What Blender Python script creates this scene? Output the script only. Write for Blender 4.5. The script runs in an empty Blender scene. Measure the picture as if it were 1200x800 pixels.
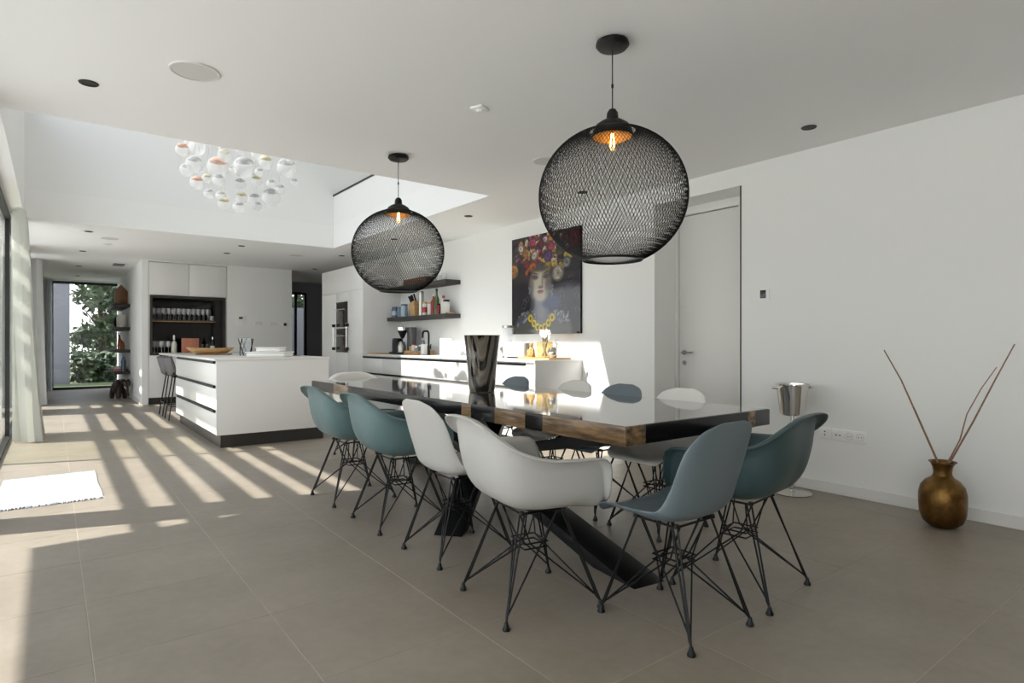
import bpy, bmesh, math, random
import numpy as np
from mathutils import Vector, Matrix
random.seed(7)
PI = math.pi
scene = bpy.context.scene
COL = scene.collection

# ------------------------------------------------------------------ camera, sky, sun, exposure
cam_data = bpy.data.cameras.new('camera')
cam_data.sensor_width = 36.0
cam_data.lens = 703.0 / 1200.0 * 36.0
cam_data.shift_y = 1.0 / 1200.0
cam_data.clip_start = 0.05
cam = bpy.data.objects.new('camera', cam_data)
cam.location = (0, 0, 1.12)
cam.rotation_euler = (PI / 2, 0, -math.radians(37.397))
COL.objects.link(cam)
scene.camera = cam

world = bpy.data.worlds.new('sky')
scene.world = world
world.use_nodes = True
wn, wl = world.node_tree.nodes, world.node_tree.links
wn.clear()
w_out = wn.new('ShaderNodeOutputWorld')
w_bg = wn.new('ShaderNodeBackground')
w_tc = wn.new('ShaderNodeTexCoord')
w_sep = wn.new('ShaderNodeSeparateXYZ')
w_ramp = wn.new('ShaderNodeValToRGB')
w_ramp.color_ramp.elements[0].position = 0.0
w_ramp.color_ramp.elements[0].color = (0.95, 0.95, 0.94, 1)
w_ramp.color_ramp.elements[1].position = 0.75
w_ramp.color_ramp.elements[1].color = (0.60, 0.71, 0.93, 1)
wl.new(w_tc.outputs['Generated'], w_sep.inputs[0])
wl.new(w_sep.outputs['Z'], w_ramp.inputs[0])
wl.new(w_ramp.outputs[0], w_bg.inputs['Color'])
w_bg.inputs['Strength'].default_value = 2.2
wl.new(w_bg.outputs[0], w_out.inputs[0])

SUN_DIR = Vector((0.98, -0.31, -1.0)).normalized()
sun_data = bpy.data.lights.new('sun', 'SUN')
sun_data.energy = 7.0
sun_data.angle = math.radians(0.6)
sun_data.color = (1.0, 0.965, 0.925)
sun = bpy.data.objects.new('sun', sun_data)
sun.rotation_euler = SUN_DIR.to_track_quat('-Z', 'Y').to_euler()
sun.location = (-12, 10, 14)
COL.objects.link(sun)

def portal(name, center, sx, sy, normal):
    """light portal: emits nothing, only guides sampling of the sky through a window"""
    ld = bpy.data.lights.new(name, 'AREA')
    ld.shape = 'RECTANGLE'
    ld.size, ld.size_y = sx, sy
    ld.cycles.is_portal = True
    o = bpy.data.objects.new(name, ld)
    o.location = center
    o.rotation_euler = Vector(normal).to_track_quat('-Z', 'Y').to_euler()
    COL.objects.link(o)

# local X of a -Z/+Y tracked area aimed along +X runs along world Y
portal('sky_portal_low', (-0.48, 5.0, 1.3), 13.6, 2.6, (1, 0, 0))
portal('sky_portal_high', (-0.55, 7.1, 5.15), 4.2, 2.4, (1, 0, 0))
portal('sky_portal_far', (0.6, 17.75, 1.3), 1.4, 2.6, (0, -1, 0))

scene.view_settings.view_transform = 'Standard'
scene.view_settings.look = 'None'
scene.view_settings.gamma = 1.0
scene.view_settings.use_curve_mapping = False
scene.view_settings.exposure = 0.62
scene.cycles.max_bounces = 10
scene.cycles.diffuse_bounces = 7
scene.cycles.glossy_bounces = 4
scene.cycles.transmission_bounces = 8
scene.cycles.transparent_max_bounces = 24
scene.cycles.caustics_reflective = False
scene.cycles.caustics_refractive = False
scene.cycles.sample_clamp_indirect = 6.0
scene.cycles.blur_glossy = 0.5

# ------------------------------------------------------------------ materials
def lin(c):
    c = c / 255.0
    return c / 12.92 if c <= 0.04045 else ((c + 0.055) / 1.055) ** 2.4

def rgb(r, g, b):
    return (lin(r), lin(g), lin(b), 1.0)

def mat(name, color, rough=0.5, metal=0.0, coat=0.0, noise=None, bump=None, emit=None, spec=None):
    """principled material; noise = (scale, amount, colour2), bump = (scale, strength)"""
    m = bpy.data.materials.new(name)
    m.use_nodes = True
    n, l = m.node_tree.nodes, m.node_tree.links
    p = n['Principled BSDF']
    p.inputs['Base Color'].default_value = color
    p.inputs['Roughness'].default_value = rough
    p.inputs['Metallic'].default_value = metal
    p.inputs['Coat Weight'].default_value = coat
    p.inputs['Coat Roughness'].default_value = 0.05
    if spec is not None:
        p.inputs['Specular IOR Level'].default_value = spec
    if emit:
        p.inputs['Emission Color'].default_value = emit[0]
        p.inputs['Emission Strength'].default_value = emit[1]
    if noise or bump:
        tc = n.new('ShaderNodeTexCoord')
    if noise:
        sc, amt, c2 = noise
        mp = n.new('ShaderNodeMapping')
        mp.inputs['Scale'].default_value = sc if isinstance(sc, tuple) else (sc, sc, sc)
        nt = n.new('ShaderNodeTexNoise')
        nt.inputs['Scale'].default_value = 1.0
        nt.inputs['Detail'].default_value = 6
        nt.inputs['Roughness'].default_value = 0.6
        rp = n.new('ShaderNodeValToRGB')
        rp.color_ramp.elements[0].position = 0.35
        rp.color_ramp.elements[1].position = 0.68
        rp.color_ramp.elements[0].color = color
        rp.color_ramp.elements[1].color = tuple(color[i] * (1 - amt) + c2[i] * amt for i in range(3)) + (1,)
        l.new(tc.outputs['Object'], mp.inputs[0])
        l.new(mp.outputs[0], nt.inputs['Vector'])
        l.new(nt.outputs['Fac'], rp.inputs[0])
        l.new(rp.outputs[0], p.inputs['Base Color'])
    if bump:
        nb = n.new('ShaderNodeTexNoise')
        nb.inputs['Scale'].default_value = bump[0]
        nb.inputs['Detail'].default_value = 4
        bp = n.new('ShaderNodeBump')
        bp.inputs['Strength'].default_value = bump[1]
        bp.inputs['Distance'].default_value = 0.004
        l.new(tc.outputs['Object'], nb.inputs['Vector'])
        l.new(nb.outputs['Fac'], bp.inputs['Height'])
        l.new(bp.outputs[0], p.inputs['Normal'])
    return m

def pane_mat(name, tint, gloss=1.0):
    """thin clear glazing: tinted see-through plus fresnel mirror"""
    m = bpy.data.materials.new(name)
    m.use_nodes = True
    n, l = m.node_tree.nodes, m.node_tree.links
    n.clear()
    o = n.new('ShaderNodeOutputMaterial')
    t = n.new('ShaderNodeBsdfTransparent')
    t.inputs[0].default_value = tint
    g = n.new('ShaderNodeBsdfGlossy')
    g.inputs['Roughness'].default_value = 0.0
    g.inputs['Color'].default_value = (gloss, gloss, gloss, 1)
    f = n.new('ShaderNodeFresnel')
    ge = n.new('ShaderNodeNewGeometry')          # same reflectance from both sides of each surface
    io = n.new('ShaderNodeMapRange')
    io.inputs['To Min'].default_value = 1.45
    io.inputs['To Max'].default_value = 1 / 1.45
    l.new(ge.outputs['Backfacing'], io.inputs['Value'])
    l.new(io.outputs[0], f.inputs['IOR'])
    mx = n.new('ShaderNodeMixShader')
    l.new(f.outputs[0], mx.inputs[0])
    l.new(t.outputs[0], mx.inputs[1])
    l.new(g.outputs[0], mx.inputs[2])
    l.new(mx.outputs[0], o.inputs[0])
    return m

def milky_mat(name, tint, milk):
    m = pane_mat(name, tint)
    n, l = m.node_tree.nodes, m.node_tree.links
    out = next(x for x in n if x.type == 'OUTPUT_MATERIAL')
    src = out.inputs[0].links[0].from_socket
    d = n.new('ShaderNodeBsdfDiffuse'); d.inputs[0].default_value = (0.95, 0.95, 0.95, 1)
    tr = n.new('ShaderNodeBsdfTranslucent'); tr.inputs[0].default_value = (0.95, 0.95, 0.95, 1)
    m1 = n.new('ShaderNodeMixShader'); m1.inputs[0].default_value = 0.4
    m2 = n.new('ShaderNodeMixShader'); m2.inputs[0].default_value = milk
    l.new(d.outputs[0], m1.inputs[1]); l.new(tr.outputs[0], m1.inputs[2])
    l.new(src, m2.inputs[1]); l.new(m1.outputs[0], m2.inputs[2]); l.new(m2.outputs[0], out.inputs[0])
    return m

def sheer_mat(name, color, through):
    m = bpy.data.materials.new(name)
    m.use_nodes = True
    n, l = m.node_tree.nodes, m.node_tree.links
    n.clear()
    o = n.new('ShaderNodeOutputMaterial')
    t = n.new('ShaderNodeBsdfTransparent')
    tr = n.new('ShaderNodeBsdfTranslucent')
    d = n.new('ShaderNodeBsdfDiffuse')
    tr.inputs[0].default_value = color
    d.inputs[0].default_value = color
    m1 = n.new('ShaderNodeMixShader'); m1.inputs[0].default_value = 0.28
    m2 = n.new('ShaderNodeMixShader'); m2.inputs[0].default_value = through
    l.new(d.outputs[0], m1.inputs[1]); l.new(tr.outputs[0], m1.inputs[2])
    l.new(m1.outputs[0], m2.inputs[1]); l.new(t.outputs[0], m2.inputs[2])
    l.new(m2.outputs[0], o.inputs[0])
    return m

def wood_mat(name, c1, c2, scale=(3, 30, 30), rough=0.4, coat=0.0):
    return mat(name, c1, rough, noise=(scale, 1.0, c2), coat=coat)

MT = {}
MT['wall'] = mat('white_plaster', rgb(236, 236, 234), 0.9, bump=(60, 0.03))
MT['ceiling'] = mat('ceiling_plaster', rgb(240, 240, 239), 0.92)
MT['upper'] = mat('void_plaster', rgb(238, 238, 237), 0.9)
MT['grey_wall'] = mat('dark_grey_wall', rgb(150, 150, 155), 0.8)
MT['grout'] = mat('pale_grout', rgb(184, 174, 160), 0.8)
MT['trim'] = mat('white_trim', rgb(224, 223, 219), 0.45)
MT['door'] = mat('white_door', rgb(222, 221, 217), 0.4)
MT['black'] = mat('black_metal', rgb(12, 12, 13), 0.45, spec=0.35)
MT['frame'] = mat('anthracite_frame', rgb(34, 35, 37), 0.5)
MT['glass'] = pane_mat('clear_pane', (0.95, 0.96, 0.95, 1))
MT['glass_green'] = pane_mat('green_pane', (0.87, 0.885, 0.825, 1))
MT['sheer'] = sheer_mat('sheer_linen', (0.64, 0.64, 0.62, 1), 0.10)
MT['drape'] = sheer_mat('grey_drape', (0.66, 0.66, 0.67, 1), 0.03)
MT['lacquer'] = mat('white_lacquer', rgb(226, 225, 223), 0.32)
MT['worktop'] = mat('white_worktop', rgb(228, 226, 222), 0.25)
MT['plinth'] = mat('dark_plinth', rgb(52, 49, 47), 0.35)
MT['shelf'] = mat('dark_shelf', rgb(46, 42, 41), 0.55, noise=((4, 40, 40), 0.6, rgb(66, 60, 57)))
MT['chrome'] = mat('polished_steel', rgb(215, 213, 208), 0.12, 1.0)
MT['steel'] = mat('brushed_steel', rgb(178, 176, 172), 0.35, 1.0)
MT['dark_glass'] = mat('oven_glass', rgb(60, 57, 54), 0.12)
MT['screen'] = mat('dark_screen', rgb(42, 46, 52), 0.2)
MT['plastic'] = mat('white_plastic', rgb(240, 239, 236), 0.35)
MT['hole'] = mat('socket_hole', rgb(45, 42, 38), 0.6)
MT['oak'] = wood_mat('oak', rgb(176, 134, 84), rgb(206, 168, 116))
MT['walnut'] = wood_mat('walnut', rgb(94, 62, 38), rgb(132, 92, 58))
MT['slab'] = wood_mat('table_wood', rgb(50, 37, 26), rgb(158, 126, 88), (26, 5, 46), 0.34, 0.1)
MT['tabletop'] = mat('polished_dark_wood', rgb(30, 26, 24), 0.045, noise=((22, 1.6, 4), 1.0, rgb(66, 52, 42)), coat=0.8)
MT['resin'] = mat('black_resin', rgb(22, 20, 20), 0.22, spec=0.3)
MT['teal'] = mat('teal_shell', rgb(92, 117, 119), 0.42)
MT['teal_dark'] = mat('deep_teal_shell', rgb(56, 76, 78), 0.42)
MT['slate'] = mat('slate_blue_shell', rgb(104, 116, 122), 0.42)
MT['pale'] = mat('pale_grey_shell', rgb(186, 185, 181), 0.42)
MT['white_shell'] = mat('white_shell', rgb(226, 224, 218), 0.42)
MT['wire'] = mat('black_wire', rgb(9, 9, 9), 0.45, spec=0.3)
MT['brass'] = mat('hammered_brass', rgb(134, 102, 58), 0.34, 1.0, noise=(9, 1.0, rgb(84, 60, 30)), bump=(60, 0.5))
MT['stick'] = mat('dry_twig', rgb(150, 120, 96), 0.8, noise=(40, 0.7, rgb(110, 84, 64)))
MT['amber_in'] = mat('gilded_inside', rgb(150, 118, 76), 0.45, 0.6)
MT['bulb'] = pane_mat('bulb_glass', (1.0, 0.90, 0.72, 1))
MT['globe'] = milky_mat('globe_glass', (0.975, 0.98, 0.985, 1), 0.23)
MT['cap_o'] = mat('copper_cap', rgb(206, 132, 80), 0.25, 0.4)
MT['cap_y'] = mat('olive_cap', rgb(190, 178, 104), 0.25, 0.4)
MT['cap_s'] = mat('silver_cap', rgb(176, 178, 182), 0.15, 0.9)
MT['filament'] = mat('filament', rgb(255, 200, 110), 0.5, emit=((1.0, 0.62, 0.22, 1), 40.0))
MT['rug'] = mat('white_woven_cotton', rgb(196, 199, 203), 0.95, noise=((11, 36, 11), 0.9, rgb(140, 146, 156)), bump=(90, 0.6))
MT['stoolshell'] = mat('charcoal_shell', rgb(86, 84, 84), 0.5)
MT['copper_board'] = mat('terracotta_leather', rgb(196, 128, 104), 0.5, noise=(12, 0.5, rgb(176, 106, 82)))
MT['champ'] = mat('white_bottle', rgb(226, 222, 212), 0.3)
MT['wine'] = mat('dark_bottle', rgb(22, 26, 22), 0.1)
MT['label'] = mat('paper_label', rgb(214, 212, 204), 0.7)
MT['stemware'] = milky_mat('stem_glass', (0.93, 0.94, 0.95, 1), 0.34)  # clear glass; the white share stands in for bright highlights on its outlines
MT['amber_pane'] = milky_mat('amber_tinted_pane', (0.92, 0.84, 0.62, 1), 0.10)
MT['tumbler'] = milky_mat('drinking_glass', (0.93, 0.94, 0.95, 1), 0.14)  # clear glass too, with a weaker white share in place of highlights
MT['bluejar'] = mat('navy_glass', rgb(72, 88, 112), 0.15)
MT['paleblue'] = mat('pale_blue_glass', rgb(150, 170, 184), 0.15)
MT['redglass'] = mat('red_bottle', rgb(140, 44, 56), 0.2)
MT['greenglass'] = mat('green_bottle', rgb(84, 100, 52), 0.15)
MT['red'] = mat('red_cap', rgb(176, 52, 44), 0.4)
MT['amber'] = mat('amber_resin', rgb(160, 112, 48), 0.15, noise=(30, 0.8, rgb(214, 186, 130)))
MT['petal'] = mat('white_petal', rgb(236, 234, 226), 0.6)
MT['stem'] = mat('brown_stem', rgb(104, 80, 40), 0.7)
MT['pottery'] = mat('terracotta_figure', rgb(168, 104, 66), 0.6)
MT['animal'] = mat('dark_carved_wood', rgb(18, 15, 14), 0.4, noise=(7, 0.8, rgb(62, 40, 27)))
MT['terrace'] = mat('terrace_stone', rgb(200, 197, 191), 0.8, noise=(2, 0.4, rgb(184, 180, 173)))
MT['lawn'] = mat('lawn_green', rgb(92, 100, 62), 0.9, noise=(4, 0.8, rgb(70, 80, 48)))
MT['bark'] = mat('bark', rgb(84, 70, 58), 0.9)
MT['leaf'] = mat('leaf_green', rgb(72, 90, 52), 0.6, noise=(1.5, 1.0, rgb(36, 52, 30)))
MT['outwall'] = mat('outside_render', rgb(196, 194, 192), 0.9)
MT['greywall'] = mat('grey_render', rgb(112, 112, 116), 0.9)
MT['smoke'] = mat('smoked_onyx', rgb(34, 30, 28), 0.06, coat=0.5)

# floor tile stone: soft warm grey clouds, satin
def tile_material():
    m = bpy.data.materials.new('tile_stone'); m.use_nodes = True
    n, l = m.node_tree.nodes, m.node_tree.links
    p = n['Principled BSDF']
    ge = n.new('ShaderNodeNewGeometry')
    n1 = n.new('ShaderNodeTexNoise'); n1.inputs['Scale'].default_value = 1.6; n1.inputs['Detail'].default_value = 8; n1.inputs['Roughness'].default_value = 0.62
    n2 = n.new('ShaderNodeTexNoise'); n2.inputs['Scale'].default_value = 22; n2.inputs['Detail'].default_value = 5
    ad = n.new('ShaderNodeMath'); ad.operation = 'MULTIPLY_ADD'; ad.inputs[1].default_value = 0.35
    oi = n.new('ShaderNodeObjectInfo')
    a2 = n.new('ShaderNodeMath'); a2.operation = 'MULTIPLY_ADD'; a2.inputs[1].default_value = 0.06
    rp = n.new('ShaderNodeValToRGB')
    rp.color_ramp.elements[0].position = 0.42; rp.color_ramp.elements[0].color = rgb(135, 125, 112)
    rp.color_ramp.elements[1].position = 0.95; rp.color_ramp.elements[1].color = rgb(157, 147, 134)
    l.new(ge.outputs['Position'], n1.inputs['Vector']); l.new(ge.outputs['Position'], n2.inputs['Vector'])
    l.new(n2.outputs['Fac'], ad.inputs[0]); l.new(n1.outputs['Fac'], ad.inputs[2])
    l.new(oi.outputs['Random'], a2.inputs[0]); l.new(ad.outputs[0], a2.inputs[2])
    l.new(a2.outputs[0], rp.inputs[0]); l.new(rp.outputs[0], p.inputs['Base Color'])
    p.inputs['Roughness'].default_value = 0.42
    return m
MT['tile'] = tile_material()

def onyx_material():
    m = bpy.data.materials.new('onyx_swirl'); m.use_nodes = True
    n, l = m.node_tree.nodes, m.node_tree.links
    p = n['Principled BSDF']
    tc = n.new('ShaderNodeTexCoord')
    wv = n.new('ShaderNodeTexWave'); wv.wave_type = 'RINGS'; wv.rings_direction = 'Y'
    mp = n.new('ShaderNodeMapping'); mp.inputs['Location'].default_value = (0.02, 0, -0.24); mp.inputs['Scale'].default_value = (1.9, 0.8, 0.42)
    wv.inputs['Scale'].default_value = 4.2; wv.inputs['Distortion'].default_value = 6.0
    wv.inputs['Detail'].default_value = 2.0; wv.inputs['Detail Scale'].default_value = 1.0
    rp = n.new('ShaderNodeValToRGB')
    e = rp.color_ramp.elements
    e[0].position = 0.0; e[0].color = rgb(20, 17, 16)
    e[1].position = 1.0; e[1].color = rgb(104, 96, 84)
    a = e.new(0.30); a.color = rgb(24, 20, 18)
    a = e.new(0.42); a.color = rgb(88, 76, 60)
    a = e.new(0.75); a.color = rgb(122, 114, 102)
    l.new(tc.outputs['Object'], mp.inputs[0]); l.new(mp.outputs[0], wv.inputs['Vector'])
    l.new(wv.outputs['Fac'], rp.inputs[0]); l.new(rp.outputs[0], p.inputs['Base Color'])
    p.inputs['Roughness'].default_value = 0.08
    p.inputs['Coat Weight'].default_value = 0.5
    return m
MT['onyx'] = onyx_material()

# ------------------------------------------------------------------ mesh builder
class M:
    def __init__(self):
        self.v, self.f = [], []

    def box(self, x0, y0, z0, x1, y1, z1):
        b = len(self.v)
        self.v += [(x0, y0, z0), (x1, y0, z0), (x1, y1, z0), (x0, y1, z0), (x0, y0, z1), (x1, y0, z1), (x1, y1, z1), (x0, y1, z1)]
        self.f += [tuple(b + i for i in q) for q in ((0, 3, 2, 1), (4, 5, 6, 7), (0, 1, 5, 4), (1, 2, 6, 5), (2, 3, 7, 6), (3, 0, 4, 7))]
        return self

    def cbox(self, cx, cy, cz, sx, sy, sz):
        return self.box(cx - sx / 2, cy - sy / 2, cz - sz / 2, cx + sx / 2, cy + sy / 2, cz + sz / 2)

    def prism(self, pts, z0, z1):
        """horizontal polygon (counter clockwise) extruded upward"""
        b, n = len(self.v), len(pts)
        self.v += [(p[0], p[1], z0) for p in pts] + [(p[0], p[1], z1) for p in pts]
        self.f.append(tuple(b + i for i in reversed(range(n))))
        self.f.append(tuple(b + n + i for i in range(n)))
        for i in range(n):
            j = (i + 1) % n
            self.f.append((b + i, b + j, b + n + j, b + n + i))
        return self

    def lathe(self, prof, n=24, c=(0, 0, 0), closed=False):
        """profile of (radius, z) turned about the vertical through c"""
        b = len(self.v)
        rings = []
        for r, z in prof:
            if r < 1e-6:
                self.v.append((c[0], c[1], c[2] + z)); rings.append([len(self.v) - 1])
            else:
                s = len(self.v)
                for k in range(n):
                    a = 2 * PI * k / n
                    self.v.append((c[0] + r * math.cos(a), c[1] + r * math.sin(a), c[2] + z))
                rings.append(list(range(s, s + n)))
        pairs = list(zip(rings, rings[1:]))
        if closed:
            pairs.append((rings[-1], rings[0]))
        for A, B in pairs:
            if len(A) == 1 and len(B) == 1:
                continue
            for k in range(n):
                k2 = (k + 1) % n
                if len(A) == 1:
                    self.f.append((A[0], B[k2], B[k]))
                elif len(B) == 1:
                    self.f.append((A[k], A[k2], B[0]))
                else:
                    self.f.append((A[k], A[k2], B[k2], B[k]))
        return self

    def tube(self, pts, r, n=6, cap=True, flat=None):
        """swept round rod; r may be a list"""
        P = [Vector(p) for p in pts]
        R = r if isinstance(r, (list, tuple)) else [r] * len(P)
        T = []
        for i in range(len(P)):
            a = P[max(i - 1, 0)]; c = P[min(i + 1, len(P) - 1)]
            T.append((c - a).normalized())
        up = Vector((0, 0, 1)) if abs(T[0].z) < 0.9 else Vector((1, 0, 0))
        U = (up - T[0] * up.dot(T[0])).normalized()
        s = len(self.v)
        for i, p in enumerate(P):
            U = (U - T[i] * U.dot(T[i])).normalized()
            W = T[i].cross(U)
            for k in range(n):
                a = 2 * PI * k / n
                q = p + U * (math.cos(a) * R[i]) + W * (math.sin(a) * R[i])
                self.v.append(tuple(q))
        for i in range(len(P) - 1):
            for k in range(n):
                k2 = (k + 1) % n
                self.f.append((s + i * n + k, s + i * n + k2, s + (i + 1) * n + k2, s + (i + 1) * n + k))
        if cap:
            self.f.append(tuple(s + k for k in reversed(range(n))))
            e = s + (len(P) - 1) * n
            self.f.append(tuple(e + k for k in range(n)))
        return self

    def ball(self, c, rx, ry=None, rz=None, n=14, m=9):
        ry = rx if ry is None else ry
        rz = rx if rz is None else rz
        s = len(self.v)
        self.v.append((c[0], c[1], c[2] - rz))
        for j in range(1, m):
            t = PI * j / m
            for k in range(n):
                a = 2 * PI * k / n
                self.v.append((c[0] + rx * math.sin(t) * math.cos(a), c[1] + ry * math.sin(t) * math.sin(a), c[2] - rz * math.cos(t)))
        self.v.append((c[0], c[1], c[2] + rz))
        top = len(self.v) - 1
        for k in range(n):
            k2 = (k + 1) % n
            self.f.append((s, s + 1 + k2, s + 1 + k))
            self.f.append((s + 1 + (m - 2) * n + k, s + 1 + (m - 2) * n + k2, top))
            for j in range(m - 2):
                a = s + 1 + j * n
                self.f.append((a + k, a + k2, a + n + k2, a + n + k))
        return self

    def grid(self, pts, nu, nv, wrap_u=False):
        s = len(self.v)
        self.v += [tuple(p) for p in pts]
        for j in range(nv - 1):
            for i in range(nu if wrap_u else nu - 1):
                i2 = (i + 1) % nu
                self.f.append((s + j * nu + i, s + j * nu + i2, s + (j + 1) * nu + i2, s + (j + 1) * nu + i))
        return self

    def beam(self, a, b, w, t, side):
        """straight rectangular bar from a to b; w measured along vector side"""
        a, b = Vector(a), Vector(b)
        d = (b - a).normalized()
        sd = Vector(side); sd = (sd - d * sd.dot(d)).normalized()
        nn = d.cross(sd)
        s = len(self.v)
        for p in (a, b):
            for i, j in ((-1, -1), (1, -1), (1, 1), (-1, 1)):
                self.v.append(tuple(p + sd * (i * w / 2) + nn * (j * t / 2)))
        self.f += [tuple(s + i for i in q) for q in ((3, 2, 1, 0), (4, 5, 6, 7), (0, 1, 5, 4), (1, 2, 6, 5), (2, 3, 7, 6), (3, 0, 4, 7))]
        return self

    def mesh(self, name, bevel=0.0, smooth=35, segs=2):
        me = bpy.data.meshes.new(name)
        me.from_pydata(self.v, [], self.f)
        bm = bmesh.new(); bm.from_mesh(me)
        bmesh.ops.recalc_face_normals(bm, faces=bm.faces)
        if bevel:
            es = [e for e in bm.edges if len(e.link_faces) == 2 and e.calc_face_angle(0) > 0.6]
            bmesh.ops.bevel(bm, geom=es, offset=bevel, segments=segs, affect='EDGES', profile=0.5)
        bm.to_mesh(me); bm.free()
        if smooth:
            me.polygons.foreach_set('use_smooth', [True] * len(me.polygons))
            me.set_sharp_from_angle(angle=math.radians(smooth))
        return me

    def build(self, name, material, parent=None, bevel=0.0, smooth=35, kind=None, label=None, loc=None, segs=2):
        me = self.mesh(name, bevel, smooth, segs)
        me.materials.append(material)
        o = bpy.data.objects.new(name, me)
        COL.objects.link(o)
        if parent is not None:
            o.parent = parent
        if loc is not None:
            o.location = loc
        if kind:
            o['kind'] = kind
        if label:
            o['label'] = label
        return o

def tag(o, label, cat, group=None):
    o['label'] = label
    o['category'] = cat
    if group:
        o['group'] = group
    return o

def thing(name, label, cat, loc=(0, 0, 0), rz=0.0, group=None):
    o = bpy.data.objects.new(name, None)
    o.empty_display_size = 0.1
    COL.objects.link(o)
    o.location = loc
    o.rotation_euler = (0, 0, rz)
    return tag(o, label, cat, group)

def dup(root, loc, rz, label, mats=None):
    def cp(o, par):
        c = o.copy()
        COL.objects.link(c)
        if par is not None:
            c.parent = par
        for ch in list(o.children):
            cp(ch, c)
        return c
    r = cp(root, None)
    r.location = loc
    r.rotation_euler = (0, 0, rz)
    r['label'] = label
    return r

def struct(o):
    o['kind'] = 'structure'
    return o

def sbox(name, x0, y0, z0, x1, y1, z1, m, **k):
    return struct(M().box(x0, y0, z0, x1, y1, z1).build(name, m, smooth=0, **k))

def bake(o):
    """apply modifiers to get one plain mesh"""
    dg = bpy.context.evaluated_depsgraph_get()
    me = bpy.data.meshes.new_from_object(o.evaluated_get(dg))
    o.modifiers.clear()
    o.data = me
    me.polygons.foreach_set('use_smooth', [True] * len(me.polygons))
    return o

H = 2.6          # ceiling height
XR = 4.6         # right wall
XL = -0.4        # window line
VY0, VY1, VX1, VZ = 4.95, 9.2, 3.5, 6.5   # double-height void

# ------------------------------------------------------------------ FLOOR
floor = struct(M().box(-0.5, -2.6, -0.12, 7.0, 17.7, -0.0012).build('floor', MT['grout'], smooth=0))
def tile_box(m, x0, y0, x1, y1):
    g, c = 0.0014, 0.0009
    x0 += g; y0 += g; x1 -= g; y1 -= g
    b = len(m.v)
    m.v += [(x0, y0, -0.008), (x1, y0, -0.008), (x1, y1, -0.008), (x0, y1, -0.008)]
    m.v += [(x0, y0, -c), (x1, y0, -c), (x1, y1, -c), (x0, y1, -c)]
    m.v += [(x0 + c, y0 + c, 0), (x1 - c, y0 + c, 0), (x1 - c, y1 - c, 0), (x0 + c, y1 - c, 0)]
    for a in (b, b + 4):
        for i in range(4):
            j = (i + 1) % 4
            m.f.append((a + i, a + j, a + 4 + j, a + 4 + i))
    m.f.append((b + 8, b + 9, b + 10, b + 11))
tile_meshes = {}
rest = M()
GX0, GY0, GP = 0.11, 0.165, 0.6
def clip_tile(i, j, xa, xb, ya, yb):
    x0, x1 = max(GX0 + i * GP, xa), min(GX0 + (i + 1) * GP, xb)
    y0, y1 = max(GY0 + j * GP, ya), min(GY0 + (j + 1) * GP, yb)
    return (x0, y0, x1, y1) if x1 - x0 > 0.02 and y1 - y0 > 0.02 else None
for j in range(-5, 30):
    for i in range(-1, 12):
        single = (0 <= j < 21 and i < 8) or (21 <= j and i < 2)
        t = clip_tile(i, j, XL, XR if j < 18 else 7.0, -2.6, 17.6)
        if not t:
            continue
        if single:
            key = (round(t[2] - t[0], 3), round(t[3] - t[1], 3))
            if key not in tile_meshes:
                m = M(); tile_box(m, 0, 0, key[0], key[1])
                me = m.mesh('tile', smooth=0); me.materials.append(MT['tile'])
                tile_meshes[key] = me
            o = bpy.data.objects.new('tile', tile_meshes[key])
            COL.objects.link(o); o.parent = floor; o.location = (t[0], t[1], 0)
        else:
            tile_box(rest, *t)
rest.build('tiles', MT['tile'], floor, smooth=0, kind='stuff')

# ------------------------------------------------------------------ CEILING (with the void cut out)
cm = M()
cm.box(-0.5, -2.8, H, 5.0, VY0, 2.95)
cm.box(VX1, VY0, H, 5.0, VY1, 2.95)
cm.box(-0.5, VY1, H, 7.2, 17.8, 2.95)
ceiling = struct(cm.build('ceiling', MT['ceiling'], smooth=0))
sbox('ceiling_void', -0.6, VY0 - 0.2, VZ, 5.2, VY1 + 0.2, VZ + 0.2, MT['upper'])

# ------------------------------------------------------------------ WALLS
wm = M()
wm.box(XR, -2.6, 0, XR + 0.34, 2.845, H)
wm.box(XR, 2.845, 2.44, XR + 0.34, 3.757, H)
wm.box(XR, 3.757, 0, XR + 0.34, 10.95, H)
struct(wm.build('wall_right', MT['wall'], smooth=0))
sbox('wall_recess', XR + 0.40, 2.7, 0, XR + 0.5, 3.9, 2.6, MT['wall'])
sbox('wall_rear', -0.5, -2.8, 0, 5.0, -2.6, H, MT['wall'])
wm = M()
wm.box(2.656, 12.5, 0, 3.88, 12.7, H)                   # plain wall right of the bar cabinet
wm.box(1.25, 12.5, 0, 1.352, 17.7, H)                    # pier and side wall of the far room
wm.box(1.352, 13.12, 0, 2.75, 13.22, H)                  # behind the bar cabinet
wm.box(2.656, 12.7, 0, 2.75, 13.12, H)
wm.box(1.352, 12.5, 2.578, 2.656, 13.12, H)
struct(wm.build('wall_back', MT['wall'], smooth=0))
wm = M()
wm.box(XL - 0.12, 11.75, 0, XL, 12.72, H)
wm.box(XL - 0.12, 13.4, 0, XL, 17.7, H)
wm.box(XL - 0.12, 4.69, 0, XL + 0.02, 4.98, H)
struct(wm.build('wall_left', MT['wall'], smooth=0))
wm = M()
wm.box(XL - 0.12, 17.6, 0, -0.03, 17.75, H)
wm.box(-0.03, 17.6, 2.56, 1.3, 17.75, H)
struct(wm.build('wall_far', MT['wall'], smooth=0))
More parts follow.
